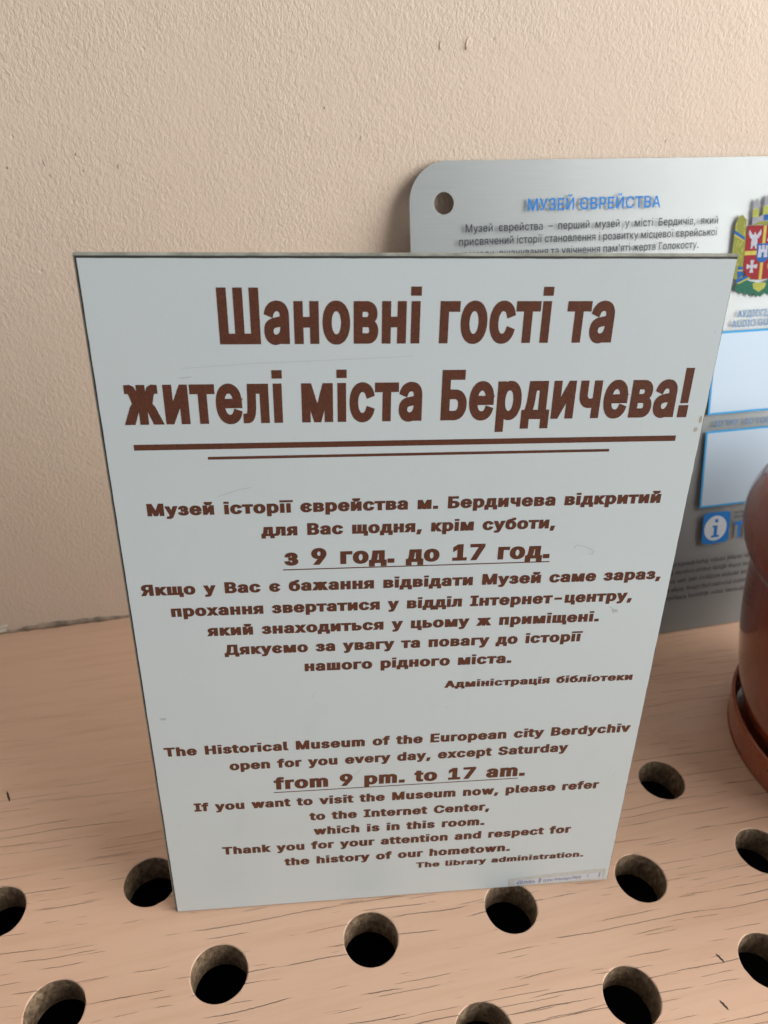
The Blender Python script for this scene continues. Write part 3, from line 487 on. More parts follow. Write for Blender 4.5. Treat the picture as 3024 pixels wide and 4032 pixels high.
в392|53 0 53 379 208 379 238 378 264 372 287 364 307 352 323 337 334 320 341 300 343 278 341 258 335 240 324 226 309 214 291 205 270 199 284 196 298 191 312 185 325 176 336 165 345 152 352 138 357 121 358 102 356 84 351 66 343 50 331 35 317 23 300 13 285 7 269 3 251 1 232 0|111 56 232 56 251 57 266 62 279 70 288 80 293 93 295 108 293 125 288 141 279 153 266 162 251 167 232 169 111 169|111 220 209 220 230 222 248 227 263 234 273 245 280 258 282 273 280 288 273 300 262 310 248 318 230 322 208 324 111 324
г304|290 379 290 323 114 323 114 0 53 0 53 379
д427|13 -110 13 56 44 56 65 82 79 116 90 164 98 231 110 379 356 379 356 56 414 56 414 -110 353 -110 353 0 74 0 74 -110|114 56 295 56 295 323 166 323 157 231 154 202 151 175 147 150 143 127 137 106 131 87 123 71
е404|212 -8 185 -7 161 -2 138 6 117 16 98 30 82 46 68 64 56 85 46 108 40 132 35 159 34 187 35 215 39 242 46 267 55 290 67 311 81 329 97 346 115 359 135 370 157 378 180 383 205 384 221 384 236 382 251 379 266 374 280 368 294 361 307 351 319 341 331 329 341 315 350 299 357 282 363 263 368 242 370 219 371 194 371 169 75 169 75 221 338 221 310 202 309 220 307 237 303 254 298 269 288 286 277 301 263 314 246 323 227 328 205 330 189 329 173 326 159 321 146 313 131 301 119 286 109 270 102 251 97 231 96 211 96 178 97 157 100 139 104 122 110 106 118 92 128 80 139 70 151 61 165 55 179 50 195 47 212 46 227 47 241 49 254 53 265 58 276 65 285 73 294 82 300 93 306 105 365 91 358 72 348 55 335 39 324 29 311 19 298 11 283 4 266 -1 249 -5 231 -7
ж563|253 0 311 0 311 379 253 379|309 172 347 172 372 155 456 0 538 0 442 160 399 198 347 212 309 212|309 175 364 180 402 205 434 290 459 335 500 335 500 379 456 381 415 366 391 330 361 250 336 225 309 222|255 212 217 212 165 198 122 160 26 0 108 0 192 155 217 172 255 172|255 222 228 225 203 250 173 330 149 366 108 381 64 379 64 335 105 335 130 290 162 205 200 180 255 175
з344|171 -4 152 -4 134 -1 117 2 101 8 86 15 73 23 61 32 51 43 40 59 34 76 31 95 94 95 97 82 105 71 117 61 133 54 151 49 171 47 193 49 211 55 227 65 239 77 246 92 249 109 246 126 239 141 226 154 213 161 198 167 182 170 163 171 138 171 138 217 163 217 183 219 201 224 217 233 229 245 236 259 238 276 236 292 230 306 220 318 207 327 191 332 173 334 154 332 137 327 122 319 109 309 102 296 99 281 40 281 42 301 48 319 59 335 68 346 80 356 93 364 107 371 122 377 138 381 155 383 173 384 192 383 209 380 225 376 239 370 257 359 271 346 283 332 291 315 296 298 298 279 296 258 289 240 277 224 262 212 245 203 225 197 225 194 246 190 263 183 278 175 291 164 300 151 307 137 311 122 313 104 311 84 305 66 294 48 284 37 273 26 259 17 244 10 228 3 210 -1 191 -4
и411|358 0 296 0 296 274 293 274 111 0 53 0 53 379 114 379 114 104 118 104 300 379 358 379
й411|358 0 296 0 296 274 293 274 111 0 53 0 53 379 114 379 114 104 118 104 300 379 358 379|205 433 187 434 171 439 155 446 142 455 130 467 120 481 112 496 108 512 107 529 151 529 153 515 158 502 166 491 177 483 190 478 205 476 220 478 233 483 244 491 252 502 257 515 259 529 304 529 303 512 298 496 291 481 281 467 269 456 256 446 240 439 223 434
к376|53 0 53 379 114 379 114 215 152 215 288 379 366 379 213 196 368 0 290 0 167 159 114 159 114 0
л401|6 0 6 56 20 56 31 57 40 59 48 63 56 68 62 76 67 86 71 98 75 114 78 133 84 211 91 379 348 379 348 0 286 0 286 323 149 323 143 189 141 159 138 132 134 107 129 84 123 64 115 47 105 33 94 21 81 12 65 5 47 1 27 0
м535|53 0 53 379 144 379 232 168 246 132 257 100 265 70 273 41 263 41 270 69 278 100 289 132 303 168 390 379 482 379 482 0 421 0 421 197 421 237 422 276 422 315 423 354 430 354 415 300 399 252 377 198 294 0 240 0 156 198 135 252 118 300 102 354 111 354 112 318 113 279 113 238 113 197 113 0
н409|309 223 309 167 99 167 99 223|114 379 114 0 53 0 53 379|356 379 356 0 295 0 295 379
о415|207 -8 182 -7 159 -2 137 6 117 16 98 30 82 46 68 64 56 85 46 108 40 133 36 159 34 187 36 216 40 243 46 268 56 291 68 312 82 330 98 346 117 360 137 371 159 378 182 383 207 384 233 383 256 378 278 371 299 360 317 346 333 330 347 312 359 291 369 268 376 243 380 216 381 187 380 159 376 133 369 108 359 85 347 64 333 46 317 30 299 16 278 6 256 -2 233 -7|207 46 226 48 242 51 257 57 270 66 282 76 292 89 300 102 307 117 312 134 316 151 318 169 319 187 318 206 316 224 312 242 307 258 300 274 292 287 282 300 270 310 257 319 242 325 226 329 207 330 189 329 173 325 158 319 145 310 134 300 124 287 115 274 108 258 103 242 99 224 97 206 96 187 97 169 99 151 103 134 108 117 115 102 124 89 134 76 145 66 158 57 173 51 189 48
п408|355 379 355 0 294 0 294 323 114 323 114 0 53 0 53 379
р424|53 -143 53 379 112 379 112 319 118 319 137 346 147 355 158 364 171 373 188 379 207 383 229 384 252 383 274 378 294 371 313 361 330 347 345 332 359 313 370 293 379 270 385 245 389 218 390 189 389 160 385 133 379 108 370 84 359 64 346 45 330 29 313 16 294 5 274 -2 252 -7 229 -8 208 -7 189 -3 173 4 159 12 147 21 138 31 118 59 114 59 114 -143|220 47 237 48 253 51 267 57 279 66 291 76 301 88 309 101 316 117 321 133 325 151 327 170 328 189 327 209 325 227 321 245 316 261 309 276 301 290 291 301 280 311 267 319 253 325 237 329 220 330 203 329 188 325 174 320 161 312 150 302 140 291 132 278 125 263 120 247 116 229 113 210 113 189 113 169 116 150 120 132 125 115 132 100 140 86 150 75 162 65 174 57 188 51 204 48
с396|207 -8 182 -7 159 -2 137 6 117 16 98 30 82 46 68 64 56 85 46 108 40 133 36 159 34 187 36 216 40 243 46 268 56 291 68 312 82 330 98 346 117 360 137 371 159 378 182 383 207 384 226 384 243 381 260 377 276 371 291 364 305 356 318 346 330 335 340 322 349 308 356 293 362 277 303 262 290 289 270 311 242 325 207 330 189 329 173 325 158 319 145 310 134 300 124 287 115 274 108 258 103 242 99 224 97 206 96 187 97 169 99 151 103 134 108 117 115 102 124 89 134 76 145 66 158 57 173 51 189 48 207 46 243 52 271 66 292 89 304 117 363 102 357 86 350 70 341 56 331 43 319 32 306 21 292 12 277 5 261 -1 244 -5 226 -7
т325|132 0 132 325 6 325 6 379 319 379 319 325 193 325 193 0
у389|47 -139 61 -86 71 -87 83 -89 94 -90 104 -89 113 -86 122 -81 130 -74 138 -64 145 -51 151 -36 163 -1 17 379 84 379 165 155 187 87 206 21 184 21 202 87 224 155 305 379 371 379 204 -58 196 -77 187 -93 177 -107 165 -119 153 -128 139 -136 125 -141 109 -144 91 -145 65 -143
х379|21 0 171 218 171 171 29 379 100 379 147 306 179 253 207 206 175 206 202 253 233 306 282 379 352 379 209 169 209 214 358 0 287 0 231 85 200 136 173 182 205 182 178 136 148 85 91 0
ц415|53 0 53 379 114 379 114 56 294 56 294 379 355 379 355 0|344 -109 344 0 318 0 318 56 405 56 405 -109
ч401|198 118 166 121 138 127 113 138 92 153 75 173 62 197 55 226 53 258 53 379 114 379 114 258 115 238 120 221 127 206 138 195 151 186 165 180 180 176 198 175 216 175 233 177 249 179 264 182 324 199 324 143 285 130 244 122|287 0 287 379 348 379 348 0
ш572|53 379 114 379 114 56 255 56 255 379 316 379 316 56 458 56 458 379 519 379 519 0 53 0
щ582|53 379 114 379 114 56 255 56 255 379 316 379 316 56 458 56 458 379 519 379 519 0 53 0|508 -109 508 0 482 0 482 56 569 56 569 -109
ь388|104 244 214 244 236 243 256 240 274 235 290 228 305 220 317 210 328 198 337 186 344 171 349 156 352 140 353 123 352 106 349 90 344 75 337 61 328 47 317 36 304 25 290 16 273 9 255 4 236 1 214 0 53 0 53 379 114 379 114 56 214 56 235 58 254 64 270 74 282 87 289 103 292 121 289 139 282 155 270 169 254 179 235 185 214 187 104 187
я385|332 0 271 0 271 326 184 326 162 325 142 322 127 316 114 309 102 295 95 279 93 259 95 240 102 224 114 211 127 203 143 198 162 195 184 194 298 194 298 142 180 142 145 144 115 150 89 160 68 174 52 192 41 211 34 234 32 259 34 285 41 308 52 328 68 346 89 361 115 371 145 377 180 379 332 379|85 0 15 0 122 172 190 172
є396|207 -8 182 -7 159 -2 137 6 117 16 98 30 82 46 68 64 56 85 46 108 40 133 36 159 34 187 36 216 40 243 46 268 56 291 68 312 82 330 98 346 117 360 137 371 159 378 182 383 207 384 226 384 243 381 260 377 276 371 291 364 305 356 318 346 330 335 340 322 349 308 356 293 362 277 303 262 290 289 270 311 242 325 207 330 189 329 173 325 158 319 145 310 134 300 124 287 115 274 108 258 103 242 99 224 97 206 96 187 97 169 99 151 103 134 108 117 115 102 124 89 134 76 145 66 158 57 173 51 189 48 207 46 243 52 271 66 292 89 304 117 363 102 357 86 350 70 341 56 331 43 319 32 306 21 292 12 277 5 261 -1 244 -5 226 -7|86 163 86 218 263 218 263 163
і167|53 0 53 379 114 379 114 0|41 522 126 522 126 484 41 484
ї167|53 0 53 379 114 379 114 0|115 522 196 522 196 484 115 484|-29 522 52 522 52 484 -29 484
–350|350 244 350 188 0 188 0 244
"""
FONT = {}
for line in FONT_DATA.strip("\n").split("\n"):
    if not line:
        continue
    ch, rest = line[0], line[1:]
    parts = rest.split("|")
    FONT[ch] = (int(parts[0]), [[(a, b) for a, b in zip(nums[::2], nums[1::2])]
                                for nums in ([int(q) for q in p.split()] for p in parts[1:])])
_cache = {}


def glyph(ch, dx, dy):
    """Filled outline of a character, made bolder by dx and dy: list of points, list of triangles."""
    key = (ch, dx, dy)
    if key in _cache:
        return _cache[key]
    adv, cons = FONT[ch]
    cons = [[(x / 1000, y / 1000) for x, y in c] for c in cons]
    pieces = []
    if dx > 0:
        for c in cons:
            n = len(c)
            P = [Vector((x / dx, y / dy)) for x, y in c]
            D = []
            for i in range(n):
                d = (P[(i + 1) % n] - P[i])
                D.append(d.normalized())
            for i in range(n):
                a, b = P[i], P[(i + 1) % n]
                nn = Vector((-D[i].y, D[i].x))
                pieces.append([a + nn, b + nn, b - nn, a - nn])
                p = D[i - 1]; q = D[i]
                cr = p.x * q.y - p.y * q.x
                if abs(cr) < 1e-4:
                    continue
                sg = -1 if cr > 0 else 1
                n1 = Vector((-p.y, p.x)) * sg; n2 = Vector((-q.y, q.x)) * sg
                h = n1 + n2
                if h.length < 0.35:
                    pieces.append([a, a + n1, a + n2])
                else:
                    m = h * (2.0 / h.length_squared)
                    pieces.append([a, a + n1, a + m, a + n2])
        pieces = [[(v.x * dx, v.y * dy) for v in pc] for pc in pieces]
    verts, edges = [], []
    for loop in cons + pieces:
        s = len(verts)
        verts += [Vector(p) for p in loop]
        edges += [(s + i, s + (i + 1) % len(loop)) for i in range(len(loop))]
    ov, oe, of, *_ = delaunay_2d_cdt(verts, edges, [], 0, 1e-6)
    V = np.array([(v.x, v.y) for v in ov])
    T = np.array([f for f in of if len(f) == 3])
    C = V[T].mean(axis=1)
    wn = np.zeros(len(C))
    for c in cons:
        A = np.array(c); B = np.roll(A, -1, axis=0)
        for (ax, ay), (bx, by) in zip(A, B):
            left = (bx - ax) * (C[:, 1] - ay) - (by - ay) * (C[:, 0] - ax)
            wn += ((ay <= C[:, 1]) & (by > C[:, 1]) & (left > 0)).astype(int)
            wn -= ((ay > C[:, 1]) & (by <= C[:, 1]) & (left < 0)).astype(int)
    keep = wn != 0
    for pc in pieces:
        A = np.array(pc); B = np.roll(A, -1, axis=0)
        s = np.stack([(b[0] - a[0]) * (C[:, 1] - a[1]) - (b[1] - a[1]) * (C[:, 0] - a[0]) for a, b in zip(A, B)])
        keep |= (s >= -1e-12).all(axis=0) | (s <= 1e-12).all(axis=0)
    T = T[keep]
    # counter-clockwise faces
    a, b, c = V[T[:, 0]], V[T[:, 1]], V[T[:, 2]]
    ar = (b[:, 0] - a[:, 0]) * (c[:, 1] - a[:, 1]) - (b[:, 1] - a[:, 1]) * (c[:, 0] - a[:, 0])
    T[ar < 0] = T[ar < 0][:, ::-1]
    T = T[np.abs(ar) > 1e-10]
    _cache[key] = (adv / 1000, V, T)
    return _cache[key]


CAP = max(y for c in FONT['М'][1] for x, y in c) / 1000


class Letters:
    """Collects lines of lettering lying in the local XZ plane, facing -Y."""

    def __init__(s, y):
        s.V, s.F, s.MI, s.y = [], [], [], y

    def line(s, text, x0, x1, z0, z1, cap, dx=0.0, dy=0.0, track=0.0, mi=0, words=None, slant=0.0):
        """fit the line between x0 and x1 (mm), baseline from z0 to z1, capital height cap"""
        pen, items = 0.0, []
        for ch in text:
            if ch == ' ':
                pen += 0.19 + track + (words or 0)
                continue
            adv, V, T = glyph(ch, dx, dy)
            items.append((pen, V, T)); pen += adv + track
        xmin = min(p + V[np.unique(T)][:, 0].min() for p, V, T in items)
        xmax = max(p + V[np.unique(T)][:, 0].max() for p, V, T in items)
        sx = (x1 - x0) / (xmax - xmin); sy = cap / (CAP + 2 * dy)
        for p, V, T in items:
            st = len(s.V)
            for vx, vy in V:
                y = (vy + dy) * sy
                x = x0 + (p + vx - xmin) * sx + slant * y
                z = z0 + (z1 - z0) * (x - x0) / (x1 - x0) + y
                s.V.append((x / 1000, s.y, z / 1000))
            s.F += [tuple(int(i) + st for i in t) for t in T]
            s.MI += [mi] * len(T)

    def poly(s, pts, mi=0, dy=0.0):
        st = len(s.V)
        a = sum(p[0] * q[1] - q[0] * p[1] for p, q in zip(pts, pts[1:] + pts[:1]))
        if a < 0:
            pts = pts[::-1]
        s.V += [(x / 1000, s.y + dy, z / 1000) for x, z in pts]
        s.F.append(tuple(range(st, st + len(pts)))); s.MI.append(mi)

    def build(s, name, mats, parent):
        return obj(name, (s.V, s.F, s.MI), mats, parent)


def circle(cx, cz, rx, rz=None, n=40):
    rz = rz or rx
    return [(cx + rx * math.cos(2 * math.pi * i / n), cz + rz * math.sin(2 * math.pi * i / n)) for i in range(n)]


def rrect(x0, x1, z0, z1, r, n=8):
    out = []
    for cx, cz, a0 in ((x1 - r, z1 - r, 0), (x0 + r, z1 - r, 90), (x0 + r, z0 + r, 180), (x1 - r, z0 + r, 270)):
        for i in range(n + 1):
            a = math.radians(a0 + 90 * i / n)
            out.append((cx + r * math.cos(a), cz + r * math.sin(a)))
    return out


def scribble(L, x0, x1, z, h, rng, word=(2.0, 6.0), gap=0.9, mi=0, pitch=0.55, sw=0.28):
    """illegible rows of small print: word-long runs of tiny upright and cross strokes"""
    x = x0
    while x < x1 - 1:
        wl = min(rng.uniform(*word), x1 - x)
        u = x
        while u < x + wl:
            hh = h * rng.choice((0.72, 0.75, 0.8, 1.0))
            lo = -0.22 * h if rng.random() < 0.12 else 0
            wd = sw * rng.uniform(0.8, 1.2)
            L.poly([(u, z + lo), (u + wd, z + lo), (u + wd, z + hh), (u, z + hh)], mi)
            if rng.random() < 0.7 and u + pitch < x + wl:
                zz = z + h * rng.choice((0.0, 0.3, 0.58))
                L.poly([(u + wd, zz), (u + pitch, zz), (u + pitch, zz + h * 0.16), (u + wd, zz + h * 0.16)], mi)
            u += pitch * rng.uniform(0.9, 1.25)
        x += wl + gap


# ================================================================== SETTING
WALL_Y = 0.2171
bm = bmesh.new(); add_box(bm, -1.4, 1.7, 0, 0.12, -0.35, 1.6)
wall = obj("wall", bm, M_WALL)
wall.location = (0, WALL_Y, 0)
tag(wall, "beige painted plaster wall with rough roller texture behind the shelf", "wall", kind='structure')


def crescent(parent, x, z, ln, wd, tilt, mat, name, y=-0.0004):
    """a small curved sliver standing a little proud of the surface (local XZ)"""
    bm = bmesh.new(); n = 10; A, B, C = [], [], []
    for i in range(n + 1):
        t = i / n * 2 - 1
        bow = 0.16 * ln * (1 - t * t); hw = wd * (1 - t * t) * 0.5 + 0.00003
        for lst, off, yy in ((A, -hw, 0), (B, 0, y), (C, hw, 0)):
            px, pz = -bow + off, t * ln / 2
            c, s_ = math.cos(tilt), math.sin(tilt)
            lst.append(bm.verts.new((x + px * c - pz * s_, yy, z + px * s_ + pz * c)))
    for i in range(n):
        bm.faces.new((A[i], B[i], B[i + 1], A[i + 1])); bm.faces.new((B[i], C[i], C[i + 1], B[i + 1]))
    return obj(name, bm, mat, parent, smooth=True)


crescent(wall, 0.1852, 0.3426, 0.0062, 0.0011, R(-14), M_CHIPPLASTER, "paint_nick", -0.0008)
crescent(wall, 0.1712, 0.3417, 0.0044, 0.0007, R(-10), M_CHIPPLASTER, "paint_nick", -0.0006)

# little dents and scars in the plaster, their shade put in as brown slivers
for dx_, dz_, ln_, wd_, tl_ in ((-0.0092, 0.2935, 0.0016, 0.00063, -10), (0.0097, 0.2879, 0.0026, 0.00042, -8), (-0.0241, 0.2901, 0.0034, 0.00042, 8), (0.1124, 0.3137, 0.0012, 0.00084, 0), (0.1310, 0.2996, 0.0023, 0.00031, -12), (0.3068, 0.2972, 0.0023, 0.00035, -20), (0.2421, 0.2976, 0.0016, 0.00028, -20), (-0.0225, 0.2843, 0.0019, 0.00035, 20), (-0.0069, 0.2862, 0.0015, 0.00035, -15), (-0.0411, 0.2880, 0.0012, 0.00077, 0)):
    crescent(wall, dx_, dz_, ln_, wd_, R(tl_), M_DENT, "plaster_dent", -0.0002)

# plaster seam where the wall meets the shelf: a ragged bead
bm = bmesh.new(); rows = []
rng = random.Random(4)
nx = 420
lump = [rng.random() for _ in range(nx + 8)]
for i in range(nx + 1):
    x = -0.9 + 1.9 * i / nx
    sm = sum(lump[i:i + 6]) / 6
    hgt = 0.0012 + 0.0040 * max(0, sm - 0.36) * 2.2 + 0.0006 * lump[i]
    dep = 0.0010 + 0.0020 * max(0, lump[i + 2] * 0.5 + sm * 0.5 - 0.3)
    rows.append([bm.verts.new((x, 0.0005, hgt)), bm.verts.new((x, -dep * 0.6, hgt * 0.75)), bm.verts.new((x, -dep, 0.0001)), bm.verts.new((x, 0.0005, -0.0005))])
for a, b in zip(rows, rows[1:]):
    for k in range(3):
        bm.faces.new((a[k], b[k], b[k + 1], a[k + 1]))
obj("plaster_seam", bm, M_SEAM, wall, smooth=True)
bm = bmesh.new()
bmesh.ops.create_icosphere(bm, subdivisions=4, radius=1.0)
for v in bm.verts:
    k = 1 + 0.28 * math.sin(v.co.x * 5 + 1) * math.cos(v.co.z * 6) + 0.12 * math.sin(v.co.x * 17 + v.co.z * 13)
    v.co = Vector((v.co.x * 0.0085 * k - 0.116, v.co.y * 0.0022 - 0.0002, v.co.z * 0.0034 * k + 0.0036))
obj("plaster_lump", bm, M_SEAMLIGHT, wall, smooth=True)

# ---- shelf: a painted oak board with drilled holes
HR, CH, TH = 0.0125, 0.0006, 0.0185
centres = []
for y, x0, p, k0, k1 in ((0.0181, -0.0126, 0.0696, -12, 18), (-0.0320, 0.0175, 0.0692, -12, 18),
                         (-0.0810, -0.0122, 0.0687, -12, 18), (-0.1305, 0.0175, 0.0692, -12, 18), (-0.1800, -0.0122, 0.0692, -12, 18)):
    for k in range(k0, k1):
        centres.append((x0 + p * k, y))
SX0, SX1, SY0, SY1 = -0.95, 1.35, -0.235, WALL_Y - 0.0002
SEG = 72
verts = [Vector((SX0, SY0)), Vector((SX1, SY0)), Vector((SX1, SY1)), Vector((SX0, SY1))]
edges = [(0, 1), (1, 2), (2, 3), (3, 0)]
for cx, cy in centres:
    s = len(verts)
    for i in range(SEG):
        a = 2 * math.pi * i / SEG
        rr = (HR + CH) * (1 + 0.006 * math.sin(3 * a + cx * 90) + 0.004 * math.sin(7 * a + cy * 200))
        verts.append(Vector((cx + rr * math.cos(a), cy + rr * math.sin(a))))
    edges += [(s + i, s + (i + 1) % SEG) for i in range(SEG)]
ov, oe, of, *_ = delaunay_2d_cdt(verts, edges, [], 0, 1e-7)
CC = np.array(centres)
V = [(v.x, v.y, 0.0) for v in ov]; F, MI = [], []
keepF = []
for f in of:
    cx = sum(ov[i].x for i in f) / len(f); cy = sum(ov[i].y for i in f) / len(f)
    if ((CC[:, 0] - cx) ** 2 + (CC[:, 1] - cy) ** 2).min() > (HR + CH * 0.5) ** 2:
        keepF.append(tuple(f))
nb = len(V)
V += [(x, y, -TH) for x, y, z in V]
for f in keepF:
    F.append(f); MI.append(0)
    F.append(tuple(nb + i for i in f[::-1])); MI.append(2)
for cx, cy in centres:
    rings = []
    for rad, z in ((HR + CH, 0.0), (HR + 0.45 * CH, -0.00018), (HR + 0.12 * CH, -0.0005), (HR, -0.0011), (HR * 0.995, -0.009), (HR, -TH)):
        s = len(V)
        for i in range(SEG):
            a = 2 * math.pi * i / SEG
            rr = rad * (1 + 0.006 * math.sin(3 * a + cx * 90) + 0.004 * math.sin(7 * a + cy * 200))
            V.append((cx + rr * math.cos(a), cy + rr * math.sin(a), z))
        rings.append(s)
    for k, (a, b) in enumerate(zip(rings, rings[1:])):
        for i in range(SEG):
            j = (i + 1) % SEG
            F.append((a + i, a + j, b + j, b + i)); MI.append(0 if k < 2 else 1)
s = len(V)
V += [(SX0, SY0, 0), (SX1, SY0, 0), (SX1, SY0, -TH), (SX0, SY0, -TH), (SX0, SY1, 0), (SX0, SY1, -TH), (SX1, SY1, 0), (SX1, SY1, -TH)]
F += [(s, s + 3, s + 2, s + 1), (s, s + 4, s + 5, s + 3), (s + 1, s + 2, s + 7, s + 6)]; MI += [0, 0, 0]
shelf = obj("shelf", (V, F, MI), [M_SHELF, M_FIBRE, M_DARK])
sm = [m == 1 for m in MI]
shelf.data.polygons.foreach_set("use_smooth", sm)
tag(shelf, "peach painted oak shelf with dark grain lines and drilled round holes", "shelf", kind='structure')
# hollow of the radiator casing under the board, its darkness painted near black
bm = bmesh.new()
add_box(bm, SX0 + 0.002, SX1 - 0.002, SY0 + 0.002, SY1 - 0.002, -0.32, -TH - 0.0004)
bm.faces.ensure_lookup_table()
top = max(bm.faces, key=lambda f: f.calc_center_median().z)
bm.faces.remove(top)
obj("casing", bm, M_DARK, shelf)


def groove(x, y, ln, wd, ang, name="gouge"):
    bm = bmesh.new(); n = 8; A, B, C = [], [], []
    for i in range(n + 1):
        t = i / n * 2 - 1
        hw = wd * 0.5 * (1 - t ** 4) + 0.00004
        c, s_ = math.cos(ang), math.sin(ang)
        wob = 0.00012 * math.sin(i * 2.1)
        for lst, off, z in ((A, -hw, 0.00006), (B, 0, 0.0003), (C, hw, 0.00006)):
            px, py = t * ln / 2, off + wob
            lst.append(bm.verts.new((x + px * c - py * s_, y + px * s_ + py * c, z)))
    for i in range(n):
        bm.faces.new((A[i], B[i], B[i + 1], A[i + 1])); bm.faces.new((B[i], C[i], C[i + 1], B[i + 1]))
    return obj(name, bm, M_GROOVE, shelf)


groove(0.2417, -0.0754, 0.0046, 0.0008, R(112))
groove(0.2318, -0.0935, 0.0046, 0.0009, R(112))
groove(-0.0870, 0.0830, 0.0075, 0.0010, R(110))

# ================================================================== NOTICE SIGN
W, H, T = 0.210, 0.297, 0.0030
LEAN, YAW = R(8), R(8)
exv = Vector((math.cos(YAW), -math.sin(YAW), 0))
back = Vector((math.sin(YAW), math.cos(YAW), 0))
up = (Vector((0, 0, 1)) * math.cos(LEAN) + back * math.sin(LEAN)).normalized()
bk = (back * math.cos(LEAN) - Vector((0, 0, 1)) * math.sin(LEAN)).normalized()
mt = Matrix((exv, bk, up)).transposed().to_4x4()
mt.translation = Vector((0, 0, 0.00045))
sign = empty("notice_sign", mt)
tag(sign, "white rectangular notice with brown lettering leaning upright on the shelf", "sign")
# panel with bevelled edges: the cut edge shows as a grey rim
bm = bmesh.new()


def ring(x0, x1, z0, z1, y):
    return [bm.verts.new(p) for p in ((x0, y, z0), (x1, y, z0), (x1, y, z1), (x0, y, z1))]


prof = [(0.00005, 0.0), (0.0003, 0.00025), (0.00075, 0.0007), (0.0009, 0.0012), (0.0009, T - 0.0004), (0.00075, T)]
rs = [ring(-d * 1.15, W + d * 0.6, -0.00002 if i else 0.0, H + d * 1.1, y) for i, (d, y) in enumerate(prof)]
f = bm.faces.new(rs[0]); f.material_index = 1
for k, (a, b) in enumerate(zip(rs, rs[1:])):
    for i in range(4):
        j = (i + 1) % 4
        fc = bm.faces.new((a[i], b[i], b[j], a[j])); fc.material_index = 1 if k == 0 else 0
fc = bm.faces.new(rs[-1][::-1]); fc.material_index = 2
bmesh.ops.recalc_face_normals(bm, faces=bm.faces)
obj("panel", bm, [M_CORE, M_GROOVE, M_BACK], sign)
# printed white face, with slightly uneven cut edges
pts = []
rng = random.Random(11)
for (xa, za), (xb, zb), n in (((0.0003, 0.0002), (W - 0.0003, 0.0002), 60), ((W - 0.0003, 0.0002), (W - 0.0003, H - 0.0004), 80),
                              ((W - 0.0003, H - 0.0004), (0.0003, H - 0.0004), 60), ((0.0003, H - 0.0004), (0.0003, 0.0002), 80)):
    for i in range(n):
        t = i / n
        jx = rng.uniform(-1, 1) * 0.00006; jz = rng.uniform(-1, 1) * 0.00006
        pts.append((xa + (xb - xa) * t + jx, za + (zb - za) * t + jz))
bm = bmesh.new()
fr = [bm.verts.new((x, -0.0004, z)) for x, z in pts]; bk_ = [bm.verts.new((x, -0.00002, z)) for x, z in pts]
bm.faces.new(fr[::1])
for i in range(len(pts)):
    j = (i + 1) % len(pts)
    bm.faces.new((fr[j], fr[i], bk_[i], bk_[j]))
bmesh.ops.recalc_face_normals(bm, faces=bm.faces)
obj("face_sheet", bm, M_WHITE, sign)
YF = -0.0004

L = Letters(YF - 0.00005)
L.line("Шановні гості та", 41.1, 171.1, 270.0, 269.5, 17.9, 0.040, 0.026, 0.048, words=0.0)
L.line("жителі міста Бердичева!", 7.7, 203.0, 243.2, 242.5, 17.9, 0.040, 0.026, 0.048, words=0.0)
L.build("heading_lettering", M_BROWN, sign)
for xs, za, zb, hh in (((9.6, 200.6), 234.0, 233.4, 2.1), ((33.9, 176.4), 230.1, 229.8, 1.05)):
    L = Letters(YF - 0.00005)
    L.poly([(xs[0], za), (xs[1], zb), (xs[1], zb + hh), (xs[0], za + hh)])
    L.build("rule_line", M_BROWN, sign)
BX, BY, BT = 0.054, 0.030, 0.070
L = Letters(YF - 0.00005)
for t, x0, x1, z0, z1, c in (
        ("Музей історії єврейства м. Бердичева відкритий", 11.1, 199.4, 209.0, 208.5, 4.9),
        ("для Вас щодня, крім суботи,", 50.4, 160.0, 199.6, 199.1, 4.9),
        ("з 9 год. до 17 год.", 58.2, 159.2, 186.9, 186.2, 7.1),
        ("Якщо у Вас є бажання відвідати Музей саме зараз,", 4.8, 205.7, 176.0, 174.8, 4.9),
        ("прохання звертатися у відділ Інтернет-центру,", 14.9, 195.5, 166.2, 165.2, 4.9),
        ("який знаходиться у цьому ж приміщені.", 27.3, 183.1, 156.7, 155.8, 4.9),
        ("Дякуємо за увагу та повагу до історії", 33.3, 177.3, 147.4, 146.3, 4.9),
        ("нашого рідного міста.", 64.2, 148.7, 137.7, 137.0, 4.9),
        ("Адміністрація бібліотеки", 121.4, 202.2, 125.7, 124.9, 3.7)):
    L.line(t, x0, x1, z0, z1, c, BX, BY, BT, words=0.05)
L.poly([(57.6, 184.9), (159.5, 184.4), (159.5, 184.85), (57.6, 185.35)])
tag(L.build("paragraph_lettering", M_BROWN, sign), "Ukrainian paragraph of bold brown text")
L = Letters(YF - 0.00005)
for t, x0, x1, z0, z1, c in (
        ("The Historical Museum of the European city Berdychiv", 4.7, 206.0, 96.8, 96.0, 4.9),
        ("open for you every day, except Saturday", 30.9, 178.9, 87.1, 86.6, 4.9),
        ("from 9 pm. to 17 am.", 49.0, 160.6, 74.4, 73.6, 7.0),
        ("If you want to visit the Museum now, please refer", 14.0, 196.3, 64.3, 62.9, 4.9),
        ("to the Internet Center,", 63.8, 146.0, 54.4, 53.4, 4.9),
        ("which is in this room.", 65.4, 144.3, 45.1, 44.2, 4.9),
        ("Thank you for your attention and respect for", 24.0, 186.6, 36.3, 35.1, 4.9),
        ("the history of our hometown.", 51.5, 158.1, 26.3, 25.6, 4.9),
        ("The library administration.", 113.2, 195.1, 18.4, 18.0, 3.7)):
    L.line(t, x0, x1, z0, z1, c, BX, BY, BT, words=0.05)
L.poly([(48.7, 72.5), (157.7, 72.1), (157.7, 72.55), (48.7, 72.95)])
